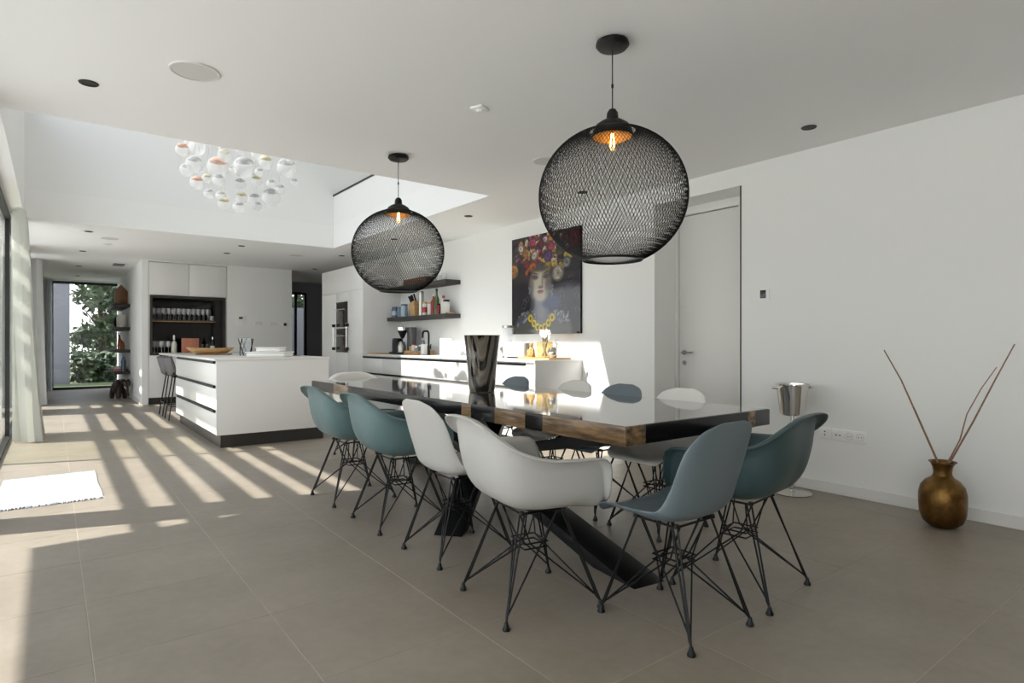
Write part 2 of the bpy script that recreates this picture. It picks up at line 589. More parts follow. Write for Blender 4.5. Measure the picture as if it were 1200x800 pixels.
# upper storey round the void
wm = M()
wm.box(-0.5, VY0 - 0.2, 2.95, VX1 + 1.5, VY0, VZ)
wm.box(-0.5, VY1, 2.95, 5.0, VY1 + 0.2, VZ)
struct(wm.build('wall_void', MT['upper'], smooth=0))
wm = M()
wm.box(-0.5, VY0, H, -0.27, VY1, 4.0)
wm.box(-0.5, VY0, 6.3, -0.27, VY1, VZ)
wm.box(-0.5, VY0, 4.0, -0.27, VY0 + 0.08, 6.3)
wm.box(-0.5, VY1 - 0.05, 4.0, -0.27, VY1, 6.3)
struct(wm.build('wall_void_left', MT['upper'], smooth=0))
sbox('wall_void_right', VX1, VY0, 2.95, VX1 + 0.15, VY1, 3.41, MT['upper'])
sbox('trim_1', VX1 - 0.012, VY0, 3.41, VX1 + 0.16, VY1, 3.435, MT['frame'])
sbox('wall_gallery', 4.95, VY0, 2.95, 5.15, VY1, VZ, MT['upper'])
# side room behind the tall cabinets
wm = M()
wm.box(5.03, 15.0, 0, 7.1, 15.15, H)
wm.box(3.7, 15.0, 2.36, 5.03, 15.15, H)
wm.box(3.6, 12.7, 0, 3.72, 15.15, H)
wm.box(7.0, 10.8, 0, 7.15, 15.15, H)
wm.box(4.94, 10.8, 0, 7.1, 10.95, H)
struct(wm.build('wall_side_room', MT['grey_wall'], smooth=0))
sbox('shadow_gap_strip', XR - 0.003, 2.838, 0, XR + 0.02, 2.8495, 2.44, MT['hole'])  # dark strip painted in for the shade of the gap at the recess edge
# baseboards
sbox('baseboard_right', XR - 0.014, -2.6, 0, XR, 2.845, 0.08, MT['trim'], bevel=0.003)
sbox('baseboard_kitchen', XR - 0.014, 3.757, 0, XR, 4.74, 0.08, MT['trim'], bevel=0.003)
sbox('baseboard_back', 2.66, 12.486, 0, 3.88, 12.5, 0.08, MT['trim'], bevel=0.003)
sbox('baseboard_pier', 1.236, 12.6, 0, 1.25, 17.5, 0.08, MT['trim'], bevel=0.003)

# ------------------------------------------------------------------ WINDOWS
def window_frame(name, y0, y1, z0, z1, mull, x=XL):
    m = M()
    m.box(x - 0.06, y0, z0, x + 0.0, y1, z0 + 0.03)
    m.box(x - 0.06, y0, z1 - 0.05, x + 0.0, y1, z1)
    for y in [y0 + 0.025, y1 - 0.025] + mull:
        m.box(x - 0.055, y - 0.025, z0, x - 0.005, y + 0.025, z1)
    return struct(m.build(name, MT['frame'], smooth=0))
w1 = window_frame('window_1', -2.6, 4.69, 0, H, [0.0, 2.4])
for a, b in ((-2.55, -0.02), (0.02, 2.38), (2.42, 4.65)):
    M().box(XL - 0.034, a, 0.03, XL - 0.026, b, H - 0.05).build('pane', MT['glass'], w1, smooth=0)
w2 = window_frame('window_2', 4.98, 11.75, 0, H, [7.2, 9.12])
for a, b, g in ((5.03, 7.18, 'glass'), (7.22, 9.10, 'glass_green'), (9.14, 11.7, 'glass')):
    M().box(XL - 0.034, a, 0.03, XL - 0.026, b, H - 0.05).build('pane', MT[g], w2, smooth=0)
w6 = window_frame('window_6', 12.72, 13.4, 0, H, [])
M().box(XL - 0.034, 12.77, 0.03, XL - 0.026, 13.35, H - 0.05).build('pane', MT['glass'], w6, smooth=0)
w3 = window_frame('window_3', VY0 + 0.08, VY1 - 0.05, 4.0, 6.3, [], x=-0.36)
M().box(-0.394, VY0 + 0.1, 4.03, -0.386, VY1 - 0.07, 6.25).build('pane', MT['glass'], w3, smooth=0)
m = M()
m.box(-0.03, 17.62, 2.50, 1.25, 17.68, 2.56); m.box(-0.03, 17.62, 0.0, 1.25, 17.68, 0.06)
m.box(-0.03, 17.62, 0.06, 0.0, 17.68, 2.5)
w4 = struct(m.build('window_4', MT['frame'], smooth=0))
for a, b in ((0.0, 1.25),):
    M().box(a, 17.646, 0.06, b, 17.654, 2.5).build('pane', MT['glass'], w4, smooth=0)
m = M()
m.box(3.72, 15.03, 0, 5.03, 15.09, 0.05); m.box(3.72, 15.03, 2.30, 5.03, 15.09, 2.36)
for x in (3.75, 4.76, 5.0):
    m.box(x - 0.03, 15.03, 0.05, x + 0.03, 15.09, 2.3)
w5 = struct(m.build('window_5', MT['frame'], smooth=0))
for a, b in ((3.78, 4.73), (4.79, 4.97)):
    M().box(a, 15.056, 0.05, b, 15.064, 2.3).build('pane', MT['glass'], w5, smooth=0)

# door in the recess of the right wall
dm = M()
xd = 4.93
dm.box(xd - 0.02, 2.845, 0, xd + 0.06, 3.06, 2.44)
dm.box(xd - 0.02, 3.72, 0, xd + 0.06, 3.757, 2.44)
dm.box(xd - 0.02, 3.06, 2.36, xd + 0.06, 3.72, 2.44)
door = struct(dm.build('door_1', MT['trim'], bevel=0.003))
M().box(xd + 0.0, 3.066, 0.008, xd + 0.045, 3.714, 2.352).build('door_leaf', MT['door'], door, bevel=0.002)
hd = M().lathe([(0, -0.004), (0.024, -0.004), (0.024, 0.006), (0, 0.006)], 20)
hd.v = [(xd - 0.006 - z, 3.655 + x, 1.02 + y) for x, y, z in hd.v]
hd.tube([(xd - 0.006, 3.655, 1.02), (xd - 0.045, 3.655, 1.02), (xd - 0.052, 3.64, 1.02), (xd - 0.052, 3.53, 1.02)], 0.009, 8)
hd.build('door_handle', MT['steel'], door)
kh = M().lathe([(0.010, -0.004), (0.022, -0.004), (0.022, 0.004), (0.010, 0.004)], 20, closed=True)
kh.v = [(xd - 0.004 - z, 3.655 + x, 0.92 + y) for x, y, z in kh.v]
kh.box(xd - 0.004, 3.652, 0.905, xd, 3.658, 0.93)
kh.build('key_rosette', MT['steel'], door)

# ------------------------------------------------------------------ OUTSIDE
struct(M().box(-30, -12, -0.3, XL - 0.06, 40, -0.03).build('terrace', MT['terrace'], smooth=0))
struct(M().box(XL - 0.06, 17.76, -0.3, 14, 40, -0.03).build('garden_lawn', MT['lawn'], smooth=0))
struct(M().box(3.0, 15.16, -0.3, 14, 17.75, -0.031).build('side_yard', MT['terrace'], smooth=0))
struct(M().box(-2.646, -6, H, -0.52, 4.99, 2.92).build('roof_overhang', MT['outwall'], smooth=0))
perg = thing('pergola', 'slatted terrace pergola outside the long glass wall', 'pergola', (0, 0, 0))
for cx in (-1.892, -1.592, -1.292, -0.992, -0.692):
    M().box(cx - 0.028, 5.0, 2.63, cx + 0.028, 15.0, 2.77).build('slat', MT['outwall'], perg, smooth=0)
M().box(-2.225, 5.0, 2.64, -2.175, 15.0, 2.75).build('edge_beam', MT['outwall'], perg, smooth=0)
M().box(-2.225, 15.0, 2.58, -0.56, 15.12, 2.78).build('end_beam', MT['outwall'], perg, smooth=0)
for cx in (-2.2, -0.62):
    M().box(cx - 0.05, 15.01, -0.03, cx + 0.05, 15.11, 2.58).build('post', MT['outwall'], perg, smooth=0)
struct(M().box(-3.5, 20.5, -0.03, 0.36, 20.7, 3.2).build('garden_wall', MT['greywall'], smooth=0))
struct(M().box(3.2, 19.0, -0.03, 12.0, 19.2, 2.2).build('yard_wall', MT['greywall'], smooth=0))

def tree(x, y, h, r, label, seed, trunk=0.12, n=2600, leafsize=0.13, low=0.25):
    rs = random.Random(seed)
    t = thing('garden_tree', label, 'tree', (x, y, -0.03))
    tm = M().tube([(0, 0, 0), (0.05, 0.02, h * 0.3), (-0.04, 0.05, h * 0.6), (0, 0, h * 0.85)], [trunk, trunk * 0.8, trunk * 0.5, trunk * 0.2], 8)
    for k in range(9):
        a = rs.uniform(0, 2 * PI); z = h * rs.uniform(0.3, 0.75)
        tm.tube([(0, 0, z), (r * 0.35 * math.cos(a), r * 0.35 * math.sin(a), z + h * 0.08), (r * 0.75 * math.cos(a), r * 0.75 * math.sin(a), z + h * 0.16)], [trunk * 0.35, trunk * 0.2, 0.01], 5)
    tm.build('trunk', MT['bark'], t)
    lm = M()
    clumps = [(rs.gauss(0, r * 0.42), rs.gauss(0, r * 0.42), h * rs.uniform(low, 1.0)) for _ in range(46)]
    for k in range(n):
        c = clumps[k % len(clumps)]
        p = Vector((c[0] + rs.gauss(0, r * 0.17), c[1] + rs.gauss(0, r * 0.17), c[2] + rs.gauss(0, r * 0.15)))
        a = Vector((rs.gauss(0, 1), rs.gauss(0, 1), rs.gauss(0, 1))).normalized()
        b = a.cross(Vector((rs.gauss(0, 1), rs.gauss(0, 1), rs.gauss(0, 1)))).normalized()
        L = leafsize * rs.uniform(0.6, 1.3)
        s = len(lm.v)
        lm.v += [tuple(p - a * L), tuple(p + b * L * 0.4), tuple(p + a * L), tuple(p - b * L * 0.4)]
        lm.f.append((s, s + 1, s + 2, s + 3))
    lm.build('foliage', MT['leaf'], t, smooth=0, kind='stuff')
    return t
tree(1.15, 22.2, 4.6, 1.0, 'leafy green tree on the lawn beyond the far glass door', 3)
tree(1.75, 27.2, 3.1, 0.9, 'lower dark tree standing behind the leafy tree beyond the far glass door', 21, n=2600, low=0.12)
tree(6.6, 20.4, 4.4, 0.9, 'small yellow-green tree behind the yard wall seen through the dark doorway', 9, n=1400)
bm_ = M()
rs = random.Random(12)
for k in range(2600):
    p = Vector((rs.uniform(0.4, 2.6), rs.gauss(21.2, 0.2), rs.uniform(0.0, 0.85)))
    a = Vector((rs.gauss(0, 1), rs.gauss(0, 1), rs.gauss(0, 1))).normalized(); b = a.orthogonal().normalized(); L = 0.09
    s = len(bm_.v); bm_.v += [tuple(p - a * L), tuple(p + b * L * 0.5), tuple(p + a * L), tuple(p - b * L * 0.5)]; bm_.f.append((s, s + 1, s + 2, s + 3))
hg = bm_.build('garden_shrubs', MT['leaf'], smooth=0, kind='stuff')
tag(hg, 'dark shrubs growing along the far edge of the lawn', 'shrubs')

# ------------------------------------------------------------------ CURTAINS
def curtain(name, label, material, y0, y1, xc_top, xc_bot, amp_top, amp_bot, folds, z1=2.59, group=None):
    nu, nv = folds * 10 + 1, 14
    pts = []
    rs = random.Random(len(label))
    ph = [rs.uniform(-0.6, 0.6) for _ in range(folds + 2)]
    for j in range(nv):
        tz = j / (nv - 1)
        for i in range(nu):
            tu = i / (nu - 1)
            k = tu * folds
            w = ph[int(k)] * (1 - k % 1) + ph[int(k) + 1] * (k % 1)
            a = amp_bot + (amp_top - amp_bot) * tz ** 0.7
            xc = xc_bot + (xc_top - xc_bot) * tz ** 0.8
            x = xc + a * math.sin(2 * PI * k + w * (1 - tz)) + 0.012 * math.sin(5 * PI * k + 2)
            y = y0 + (y1 - y0) * (tu + (1 - tz) * 0.04 * math.sin(4 * PI * k))
            pts.append((x, y, 0.012 + (z1 - 0.012) * tz))
    root = thing(name, label, 'curtain', (0, 0, 0), 0, group)
    M().grid(pts, nu, nv).build('cloth', material, root, smooth=60)
    M().box(xc_top - 0.02, y0, z1 - 0.006, xc_top + 0.02, y1, z1 + 0.01).build('rail', MT['trim'], root, smooth=0)
    return root
curtain('sheer_curtain', 'white sheer curtain bunched by the long glass wall, nearest of the curtains', MT['sheer'], 8.5, 9.42, -0.31, -0.225, 0.06, 0.135, 6)
curtain('sheer_curtain', 'pale curtain hanging behind the nearest sheer curtain on the left', MT['sheer'], 13.45, 14.1, -0.25, -0.21, 0.09, 0.12, 4)
gc = thing('grey_drape', 'grey drape hanging to the left of the far glass door', 'curtain', (0, 0, 0))
pts = []
for j in range(8):
    for i in range(61):
        u = i / 60
        pts.append((-0.38 + 0.36 * u, 17.5 + 0.05 * math.sin(u * 12 * PI), 0.012 + 2.56 * j / 7))
M().grid(pts, 61, 8).build('cloth', MT['drape'], gc, smooth=60)
M().box(-0.39, 17.48, 2.57, 0.0, 17.52, 2.59).build('rail', MT['trim'], gc, smooth=0)

# ------------------------------------------------------------------ CEILING FITTINGS
def downlight(x, y, label, z=H):
    t = thing('ceiling_downlight', label, 'spotlight', (x, y, z), 0, 'recessed ceiling downlights')
    M().lathe([(0.036, -0.001), (0.036, -0.006), (0.047, -0.006), (0.05, -0.001)], 24, closed=True).build('bezel', MT['black'], t)
    M().lathe([(0, -0.001), (0.036, -0.001), (0.036, -0.003), (0.02, -0.0025), (0, -0.0025)], 24).build('lamp_lens', MT['hole'], t)
    return t
d0 = downlight(0.16, 4.186, 'black downlight in the ceiling left of the large round speaker, nearest the windows')
for x, y, lb in (
        (4.131, 2.039, 'black downlight in the ceiling near the right wall, right of the near pendant'),
        (4.145, 4.273, 'black downlight seen through the mesh of the near pendant'),
        (3.864, 5.895, 'black downlight in the ceiling between the two pendants, above the kitchen shelves'),
        (3.881, 7.856, 'black downlight seen through the mesh of the far pendant'),
        (0.375, 9.788, 'nearest of the four downlights along the curtain side behind the void'),
        (0.378, 11.95, 'second downlight along the curtain side behind the void'),
        (0.393, 14.332, 'third downlight along the curtain side, in the far room'),
        (0.429, 16.463, 'last downlight along the curtain side, just inside the far glass door'),
        (2.294, 9.836, 'nearer of the two downlights in front of the bar cabinet'),
        (2.289, 10.783, 'farther of the two downlights in front of the bar cabinet'),
        (3.915, 9.91, 'downlight in the ceiling before the tall oven cabinet, beside the far pendant'),
        (4.189, 12.026, 'downlight in the ceiling by the dark doorway')):
    dup(d0, (x, y, H), 0, lb)
def speaker(x, y, r, label):
    t = thing('ceiling_speaker', label, 'speaker', (x, y, H), 0, 'round ceiling speakers')
    M().lathe([(r - 0.012, -0.001), (r - 0.012, -0.008), (r - 0.002, -0.008), (r, -0.001)], 40, closed=True).build('rim', MT['trim'], t)
    M().lathe([(0, -0.006), (r - 0.014, -0.006), (r - 0.014, -0.001), (0, -0.001)], 40).build('grille', mat('speaker_grille', rgb(208, 206, 203), 0.9), t)
speaker(0.612, 3.651, 0.125, 'large white round speaker flush in the ceiling near the left windows')
speaker(3.187, 3.712, 0.11, 'white round ceiling speaker half hidden behind the near pendant')
speaker(0.631, 10.253, 0.12, 'white round ceiling speaker behind the void on the curtain side')
speaker(0.643, 10.85, 0.07, 'small white ceiling disc just behind the curtain-side speaker')
speaker(3.279, 10.333, 0.12, 'white round ceiling speaker behind the void near the oven cabinet')
t = thing('ceiling_sensor', 'small white square detector on the ceiling between the two pendants', 'sensor', (2.135, 3.13, H), 0.4)
M().box(-0.045, -0.045, -0.016, 0.045, 0.045, -0.001).build('housing', MT['plastic'], t, bevel=0.006)
M().lathe([(0, -0.028), (0.014, -0.026), (0.022, -0.016), (0, -0.016)], 16).build('lens', MT['plastic'], t)
t = thing('ceiling_vent', 'grey slotted air vent in the ceiling before the far room', 'vent', (0.988, 13.637, H))
M().box(-0.09, -0.2, -0.008, 0.09, 0.2, -0.001).build('frame', mat('vent_grey', rgb(120, 118, 116), 0.6), t)
for k in range(6):
    M().box(-0.075 + k * 0.027, -0.185, -0.014, -0.063 + k * 0.027, 0.185, -0.008).build('slat', mat('vent_slat', rgb(150, 148, 146), 0.6) if k == 0 else bpy.data.materials['vent_slat'], t, smooth=0)

# ------------------------------------------------------------------ PENDANTS
def pendant(loc, label):
    t = thing('pendant_lamp', label, 'pendant lamp', loc, 0, 'black woven globe pendants over the table')
    M().lathe([(0, -0.045), (0.03, -0.045), (0.07, -0.038), (0.082, -0.024), (0.078, -0.008), (0.06, -0.001), (0, -0.001)], 32).build('canopy', MT['black'], t)
    M().tube([(0, 0, -0.045), (0, 0, -0.34)], 0.0028, 6).lathe([(0.002, -0.235), (0.006, -0.23), (0.006, -0.215), (0.002, -0.21)], 10).build('cord', MT['black'], t)
    M().lathe([(0.0, -0.335), (0.016, -0.338), (0.027, -0.355), (0.030, -0.388), (0.052, -0.396), (0.080, -0.415), (0.097, -0.445), (0.102, -0.472), (0.099, -0.474),
               (0.090, -0.445), (0.075, -0.42), (0.045, -0.402), (0.0, -0.40)], 32).build('lamp_cap', MT['black'], t)
    M().lathe([(0.0965, -0.472), (0.088, -0.448), (0.073, -0.424), (0.044, -0.407), (0.02, -0.405), (0.02, -0.409), (0.043, -0.411), (0.071, -0.428), (0.085, -0.451), (0.0945, -0.474)], 32, closed=True).build('cap_lining', MT['amber_in'], t)
    b = M().lathe([(0.013, -0.412), (0.014, -0.455), (0.026, -0.482), (0.033, -0.507), (0.028, -0.530), (0.0, -0.544)], 20).build('bulb', MT['bulb'], t)
    fm = M()
    for k in range(4):
        a = k * PI / 2
        fm.tube([(0.006 * math.cos(a), 0.006 * math.sin(a), -0.457), (0.013 * math.cos(a), 0.013 * math.sin(a), -0.517)], 0.0016, 5)
    fm.build('filament', MT['filament'], b)
    # woven shade
    def prof(s):        # s 0..1 top to bottom
        a = 0.31 + s * (PI - 0.31 - 0.40)
        return 0.36 * math.sin(a) ** 0.97, -0.765 + 0.335 * math.cos(a)
    sm = M()
    N, NS = 118, 26
    for d in (1, -1):
        for k in range(N):
            p0 = 2 * PI * k / N
            pts = []
            tw = 0.0
            for i in range(NS + 1):
                s = i / NS
                r, z = prof(s)
                if i:
                    tw += 0.031 / max(r, 0.10) * 0.36 * 1.25
                a = p0 + d * tw
                rr = r + d * 0.0012
                pts.append((rr * math.cos(a), rr * math.sin(a), z))
            sm.tube(pts, 0.0013, 3, cap=False)
    for s in (0.0, 1.0):
        r, z = prof(s)
        for q in range(2 if s else 1):
            ring = [(r * math.cos(2 * PI * k / 48), r * math.sin(2 * PI * k / 48), z - 0.004 * q) for k in range(49)]
            sm.tube(ring, 0.004, 5, cap=False)
    sm.build('woven_shade', MT['wire'], t, kind='stuff', smooth=0)
    rr, zz = prof(0.0)
    for k in range(3):
        a = 2 * PI * k / 3
        M().tube([(0.09 * math.cos(a), 0.09 * math.sin(a), -0.44), (rr * math.cos(a), rr * math.sin(a), zz)], 0.0025, 5).build('shade_holder', MT['black'], t)
    ld = bpy.data.lights.new('bulb_glow', 'POINT'); ld.energy = 0.22; ld.color = (1.0, 0.68, 0.36); ld.shadow_soft_size = 0.02
    lo = bpy.data.objects.new('bulb_glow', ld); COL.objects.link(lo); lo.parent = t; lo.location = (0, 0, -0.50)
    return t
p1 = pendant((2.18, 2.04, H), 'black woven globe pendant hanging over the near end of the table')
p2 = dup(p1, (2.17, 4.32, H), 0.35, 'black woven globe pendant hanging over the far end of the table')

# ------------------------------------------------------------------ BUBBLE CHANDELIER in the void
ch = thing('bubble_chandelier', 'hanging cluster of clear glass globes with amber and silver tops in the void', 'chandelier', (1.6, 7.0, VZ))
GL = [(0.988, 6.52, 2.976, 0.064, 'o'), (1.187, 6.96, 3.147, 0.082, 'c'), (1.164, 7.39, 3.305, 0.034, 'c'), (1.135, 6.77, 2.921, 0.083, 's'), (1.134, 7.21, 2.963, 0.071, 's'), (1.35, 6.54, 3.055, 0.043, 's'), (1.466, 7.04, 3.135, 0.068, 'y'), (1.482, 7.43, 3.105, 0.115, 'o'), (1.622, 6.83, 2.989, 0.113, 's'), (1.60, 7.25, 3.06, 0.045, 's'), (1.12, 6.55, 2.684, 0.065, 'o'), (1.286, 6.98, 2.845, 0.049, 'y'), (1.462, 7.30, 2.93, 0.066, 's'), (1.716, 6.70, 3.116, 0.058, 'c'), (1.944, 7.22, 3.192, 0.077, 'y'), (1.712, 6.59, 2.90, 0.046, 's'), (2.125, 7.03, 3.118, 0.108, 's'), (1.718, 7.43, 2.956, 0.063, 's'), (1.742, 6.83, 2.864, 0.059, 'y'), (2.004, 7.22, 2.958, 0.054, 's'), (1.901, 6.53, 2.739, 0.054, 's'), (2.19, 6.98, 2.955, 0.045, 's'), (1.392, 7.42, 2.788, 0.057, 's'), (1.393, 6.84, 2.651, 0.053, 's'), (1.701, 7.29, 2.763, 0.067, 'y'), (1.36, 6.51, 2.502, 0.063, 'y'), (1.609, 7.01, 2.595, 0.064, 's'), (1.877, 7.42, 2.796, 0.069, 's'), (1.888, 6.8, 2.706, 0.098, 's'), (1.849, 7.22, 2.677, 0.054, 's'), (2.011, 6.55, 3.061, 0.029, 'c'), (1.621, 6.96, 3.19, 0.042, 's')]
M().lathe([(0, -0.05), (0.3, -0.05), (0.32, -0.03), (0.32, -0.001), (0, -0.001)], 32).build('ceiling_plate', MT['plastic'], ch)
cords = M()
for gx, gy, gz, gr, gc_ in GL:
    c = (gx - 1.6, gy - 7.0, gz - VZ)
    g = M().ball((0, 0, 0), gr, n=22, m=14).build('globe', MT['globe'], ch, loc=c, smooth=80)
    if gc_ != 'c':
        R = gr * 0.93
        prof = [(R * math.sin(a), R * math.cos(a)) for a in [i * 0.17 for i in range(7)]]
        cap = M().lathe(prof, 20).build('inner_cap', MT['cap_' + gc_], g, smooth=80)
    cords.tube([(c[0], c[1], c[2] + gr), (c[0] * 0.35, c[1] * 0.35, -0.05)], 0.0011, 4)
cords.build('cords', MT['chrome'], ch, kind='stuff')

# ------------------------------------------------------------------ BAR CABINET (back wall)
bc = thing('bar_cabinet', 'white built-in bar cabinet with dark open niche on the back wall', 'cabinet', (1.357, 12.5, 0))
W = 1.294
cb = M()
cb.box(0, 0.02, 0.12, W, 0.55, 0.885); cb.box(0, 0.02, 1.978, W, 0.55, 2.57)
cb.box(0, 0.02, 0.885, 0.02, 0.55, 1.978); cb.box(W - 0.02, 0.02, 0.885, W, 0.55, 1.978)
cb.build('carcass', MT['lacquer'], bc, smooth=0)
nm = M()
nm.box(0.02, -0.002, 0.885, W - 0.02, 0.5, 0.925); nm.box(0.02, -0.002, 1.93, W - 0.02, 0.5, 1.972)
nm.box(0.02, -0.002, 0.925, 0.06, 0.5, 1.93); nm.box(W - 0.06, -0.002, 0.925, W - 0.02, 0.5, 1.93)
nm.box(W - 0.15, 0.3, 0.925, W - 0.06, 0.5, 1.93)
nm.build('niche', MT['shelf'], bc, smooth=0)
M().box(0.06, 0.49, 0.925, W - 0.15, 0.5, 1.93).build('mirror_back', mat('smoked_mirror', rgb(40, 38, 37), 0.06, 0.6), bc, smooth=0)
M().box(0.06, 0.10, 1.50, W - 0.18, 0.48, 1.535).build('shelf', MT['shelf'], bc, smooth=0)
M().box(0.06, 0.092, 1.50, W - 0.18, 0.10, 1.512).build('edge_strip', MT['oak'], bc, smooth=0)
for k in range(2):
    x0, x1 = (0.002, W / 2 - 0.002) if k == 0 else (W / 2 + 0.002, W - 0.002)
    M().box(x0, 0.0, 1.98, x1, 0.02, 2.566).build('door', MT['lacquer'], bc, bevel=0.0015)
    M().box(x0, 0.0, 0.125, x1, 0.02, 0.882).build('door', MT['lacquer'], bc, bevel=0.0015)
M().box(0, 0.05, 0.0, W, 0.52, 0.12).build('plinth', MT['plinth'], bc, smooth=0)
for k in (0.3, 0.95):
    M().lathe([(0, 1.926), (0.03, 1.926), (0.03, 1.93), (0, 1.93)], 16, (k, 0.2, 0)).build('spot', MT['chrome'], bc)

ORD = ['leftmost', 'second from left', 'third from left', 'fourth from left', 'fifth from left', 'sixth from left', 'seventh from left',
       'eighth from left', 'ninth from left', 'tenth from left', 'eleventh from left', 'rightmost']
def stem_glass(loc, label, group):
    g = M().lathe([(0, 0), (0.034, 0.0), (0.034, 0.003), (0.006, 0.008), (0.004, 0.02), (0.004, 0.09), (0.012, 0.10), (0.034, 0.125), (0.038, 0.16),
                   (0.032, 0.215), (0.0305, 0.215), (0.036, 0.16), (0.031, 0.127), (0.0, 0.104)], 16).build('stem_glass', MT['stemware'], loc=loc)
    return tag(g, label, 'glass', group)
sg = None
for k in range(12):
    lb = 'stemmed wine glass on the bar shelf, ' + ORD[k] + ' of its row'
    loc = (1.357 + 0.10 + k * 0.082, 12.72, 1.536)
    if sg is None:
        sg = stem_glass(loc, lb, 'wine glasses on the bar shelf')
    else:
        dup(sg, loc, 0, lb)
for k in range(12):
    dup(sg, (1.357 + 0.14 + k * 0.082, 12.83, 1.536), 0, 'wine glass behind on the bar shelf, ' + ORD[k] + ' of the rear row')
def tumbler(loc, label, group, r=0.035, h=0.085, m='tumbler'):
    g = M().lathe([(0, 0), (r * 0.85, 0), (r, h), (r * 0.93, h), (r * 0.78, 0.008), (0, 0.008)], 16).build('tumbler', MT[m], loc=loc)
    return tag(g, label, 'glass', group)
tumbler((1.357 + 1.05, 12.63, 1.536), 'short tumbler at the right end of the bar shelf, nearer one', 'tumblers in the bar', 0.04, 0.09)
tumbler((1.357 + 1.075, 12.74, 1.536), 'short tumbler at the right end of the bar shelf, farther one', 'tumblers in the bar', 0.04, 0.09)
for k in range(5):
    dup(sg, (1.357 + 0.10 + k * 0.056, 12.60 + 0.075 * (k % 2), 0.926), 0, 'stemmed glass on the bar counter, ' + ORD[k] + ' beside the white bottle')
for k in range(3):
    tumbler((1.357 + 0.83 + k * 0.085, 12.78, 0.926), 'tall tumbler on the bar counter, ' + ['first', 'second', 'third'][k] + ' to the right of the terracotta board', 'tall tumblers in the bar', 0.032, 0.16)

def bottle(name, loc, label, prof, m, extras=()):
    t = thing(name, label, 'bottle', loc)
    M().lathe(prof, 18).build('body', MT[m], t)
    for nm_, pr, mm in extras:
        M().lathe(pr, 18).build(nm_, MT[mm], t)
    return t
bottle('champagne_bottle', (1.357 + 0.42, 12.64, 0.926), 'white champagne bottle standing on the bar counter',
       [(0, 0), (0.046, 0.0), (0.048, 0.01), (0.048, 0.16), (0.03, 0.215), (0.017, 0.25), (0.015, 0.29), (0, 0.29)], 'champ',
       (('foil', [(0.0165, 0.245), (0.0175, 0.25), (0.018, 0.318), (0.012, 0.328), (0, 0.329), (0, 0.322), (0.015, 0.31), (0.0165, 0.29)], 'plastic'),
        ('neck_label', [(0.0335, 0.21), (0.0205, 0.243), (0.022, 0.245), (0.036, 0.212)], 'chrome')))
bottle('wine_bottle', (1.357 + 1.06, 12.58, 0.926), 'dark wine bottle with a pale label on the bar counter',
       [(0, 0), (0.038, 0.0), (0.039, 0.01), (0.039, 0.19), (0.016, 0.235), (0.014, 0.29), (0, 0.29)], 'wine',
       (('label', [(0.0392, 0.04), (0.0398, 0.04), (0.0398, 0.13), (0.0392, 0.13)], 'label'),
        ('cap', [(0.0145, 0.25), (0.016, 0.25), (0.016, 0.298), (0, 0.298), (0, 0.292), (0.0145, 0.291)], 'chrome')))
cbm = M().box(0, 0, 0, 0.29, 0.03, 0.27)
bd = cbm.build('serving_board', MT['copper_board'], bevel=0.006, loc=(1.357 + 0.54, 12.60, 0.926))
tag(bd, 'square terracotta coloured board standing upright on the bar counter', 'board')

# ------------------------------------------------------------------ BACK WALL SWITCHES
def panel(name, cat, loc, w, h, label, screen=None, rot='back', dots=()):
    """small plate on a wall; local x along the wall, y out of the wall"""
    t = thing(name, label, cat, loc, 0 if rot == 'back' else -PI / 2)
    M().box(-w / 2, -0.012, -h / 2, w / 2, -0.0005, h / 2).build('plate', MT['plastic'], t, bevel=0.003)
    if screen:
        sx, sz, sw, sh = screen
        M().box(sx - sw / 2, -0.0145, sz - sh / 2, sx + sw / 2, -0.0115, sz + sh / 2).build('screen', MT['screen'], t, bevel=0.001)
    for dx, dz, r in dots:
        mm = M().lathe([(0, 0), (r, 0), (r, 0.003), (0, 0.003)], 14)
        mm.v = [(dx + x, -0.0155 + z, dz + y) for x, y, z in mm.v]
        mm.build('socket_hole', MT['hole'], t)
    return t
panel('intercom_panel', 'panel', (2.90, 12.5, 1.55), 0.15, 0.20, 'white intercom panel with small dark display on the back wall', (0.0, 0.045, 0.07, 0.04))
for x, lb in ((3.23, 'white light switch on the back wall next to the intercom'), (3.51, 'middle white light switch on the back wall')):
    t = panel('light_switch', 'switch', (x, 12.5, 1.49), 0.17, 0.085, lb)
    M().box(-0.075, -0.016, -0.034, -0.003, -0.011, 0.034).build('rocker', MT['trim'], t, bevel=0.002)
    M().box(0.003, -0.016, -0.034, 0.075, -0.011, 0.034).build('rocker', MT['trim'], t, bevel=0.002)
panel('room_controller', 'switch', (3.743, 12.5, 1.485), 0.085, 0.085, 'small control plate with dark display beside the dark doorway', (0, 0, 0.06, 0.06))
panel('thermostat', 'thermostat', (XR, 2.63, 1.508), 0.085, 0.092, 'small thermostat with dark display on the right wall beside the door', (-0.008, 0.004, 0.05, 0.066), rot='right')
panel('data_socket', 'socket', (XR, 2.145, 0.442), 0.082, 0.082, 'single square wall socket left of the triple socket on the right wall', rot='right', dots=((0.0, 0.012, 0.005), (0.0, -0.012, 0.005)))
t = panel('triple_socket', 'socket', (XR, 1.975, 0.437), 0.235, 0.085, 'triple white wall socket low on the right wall', rot='right', dots=((-0.088, 0, 0.005), (-0.062, 0, 0.005)))
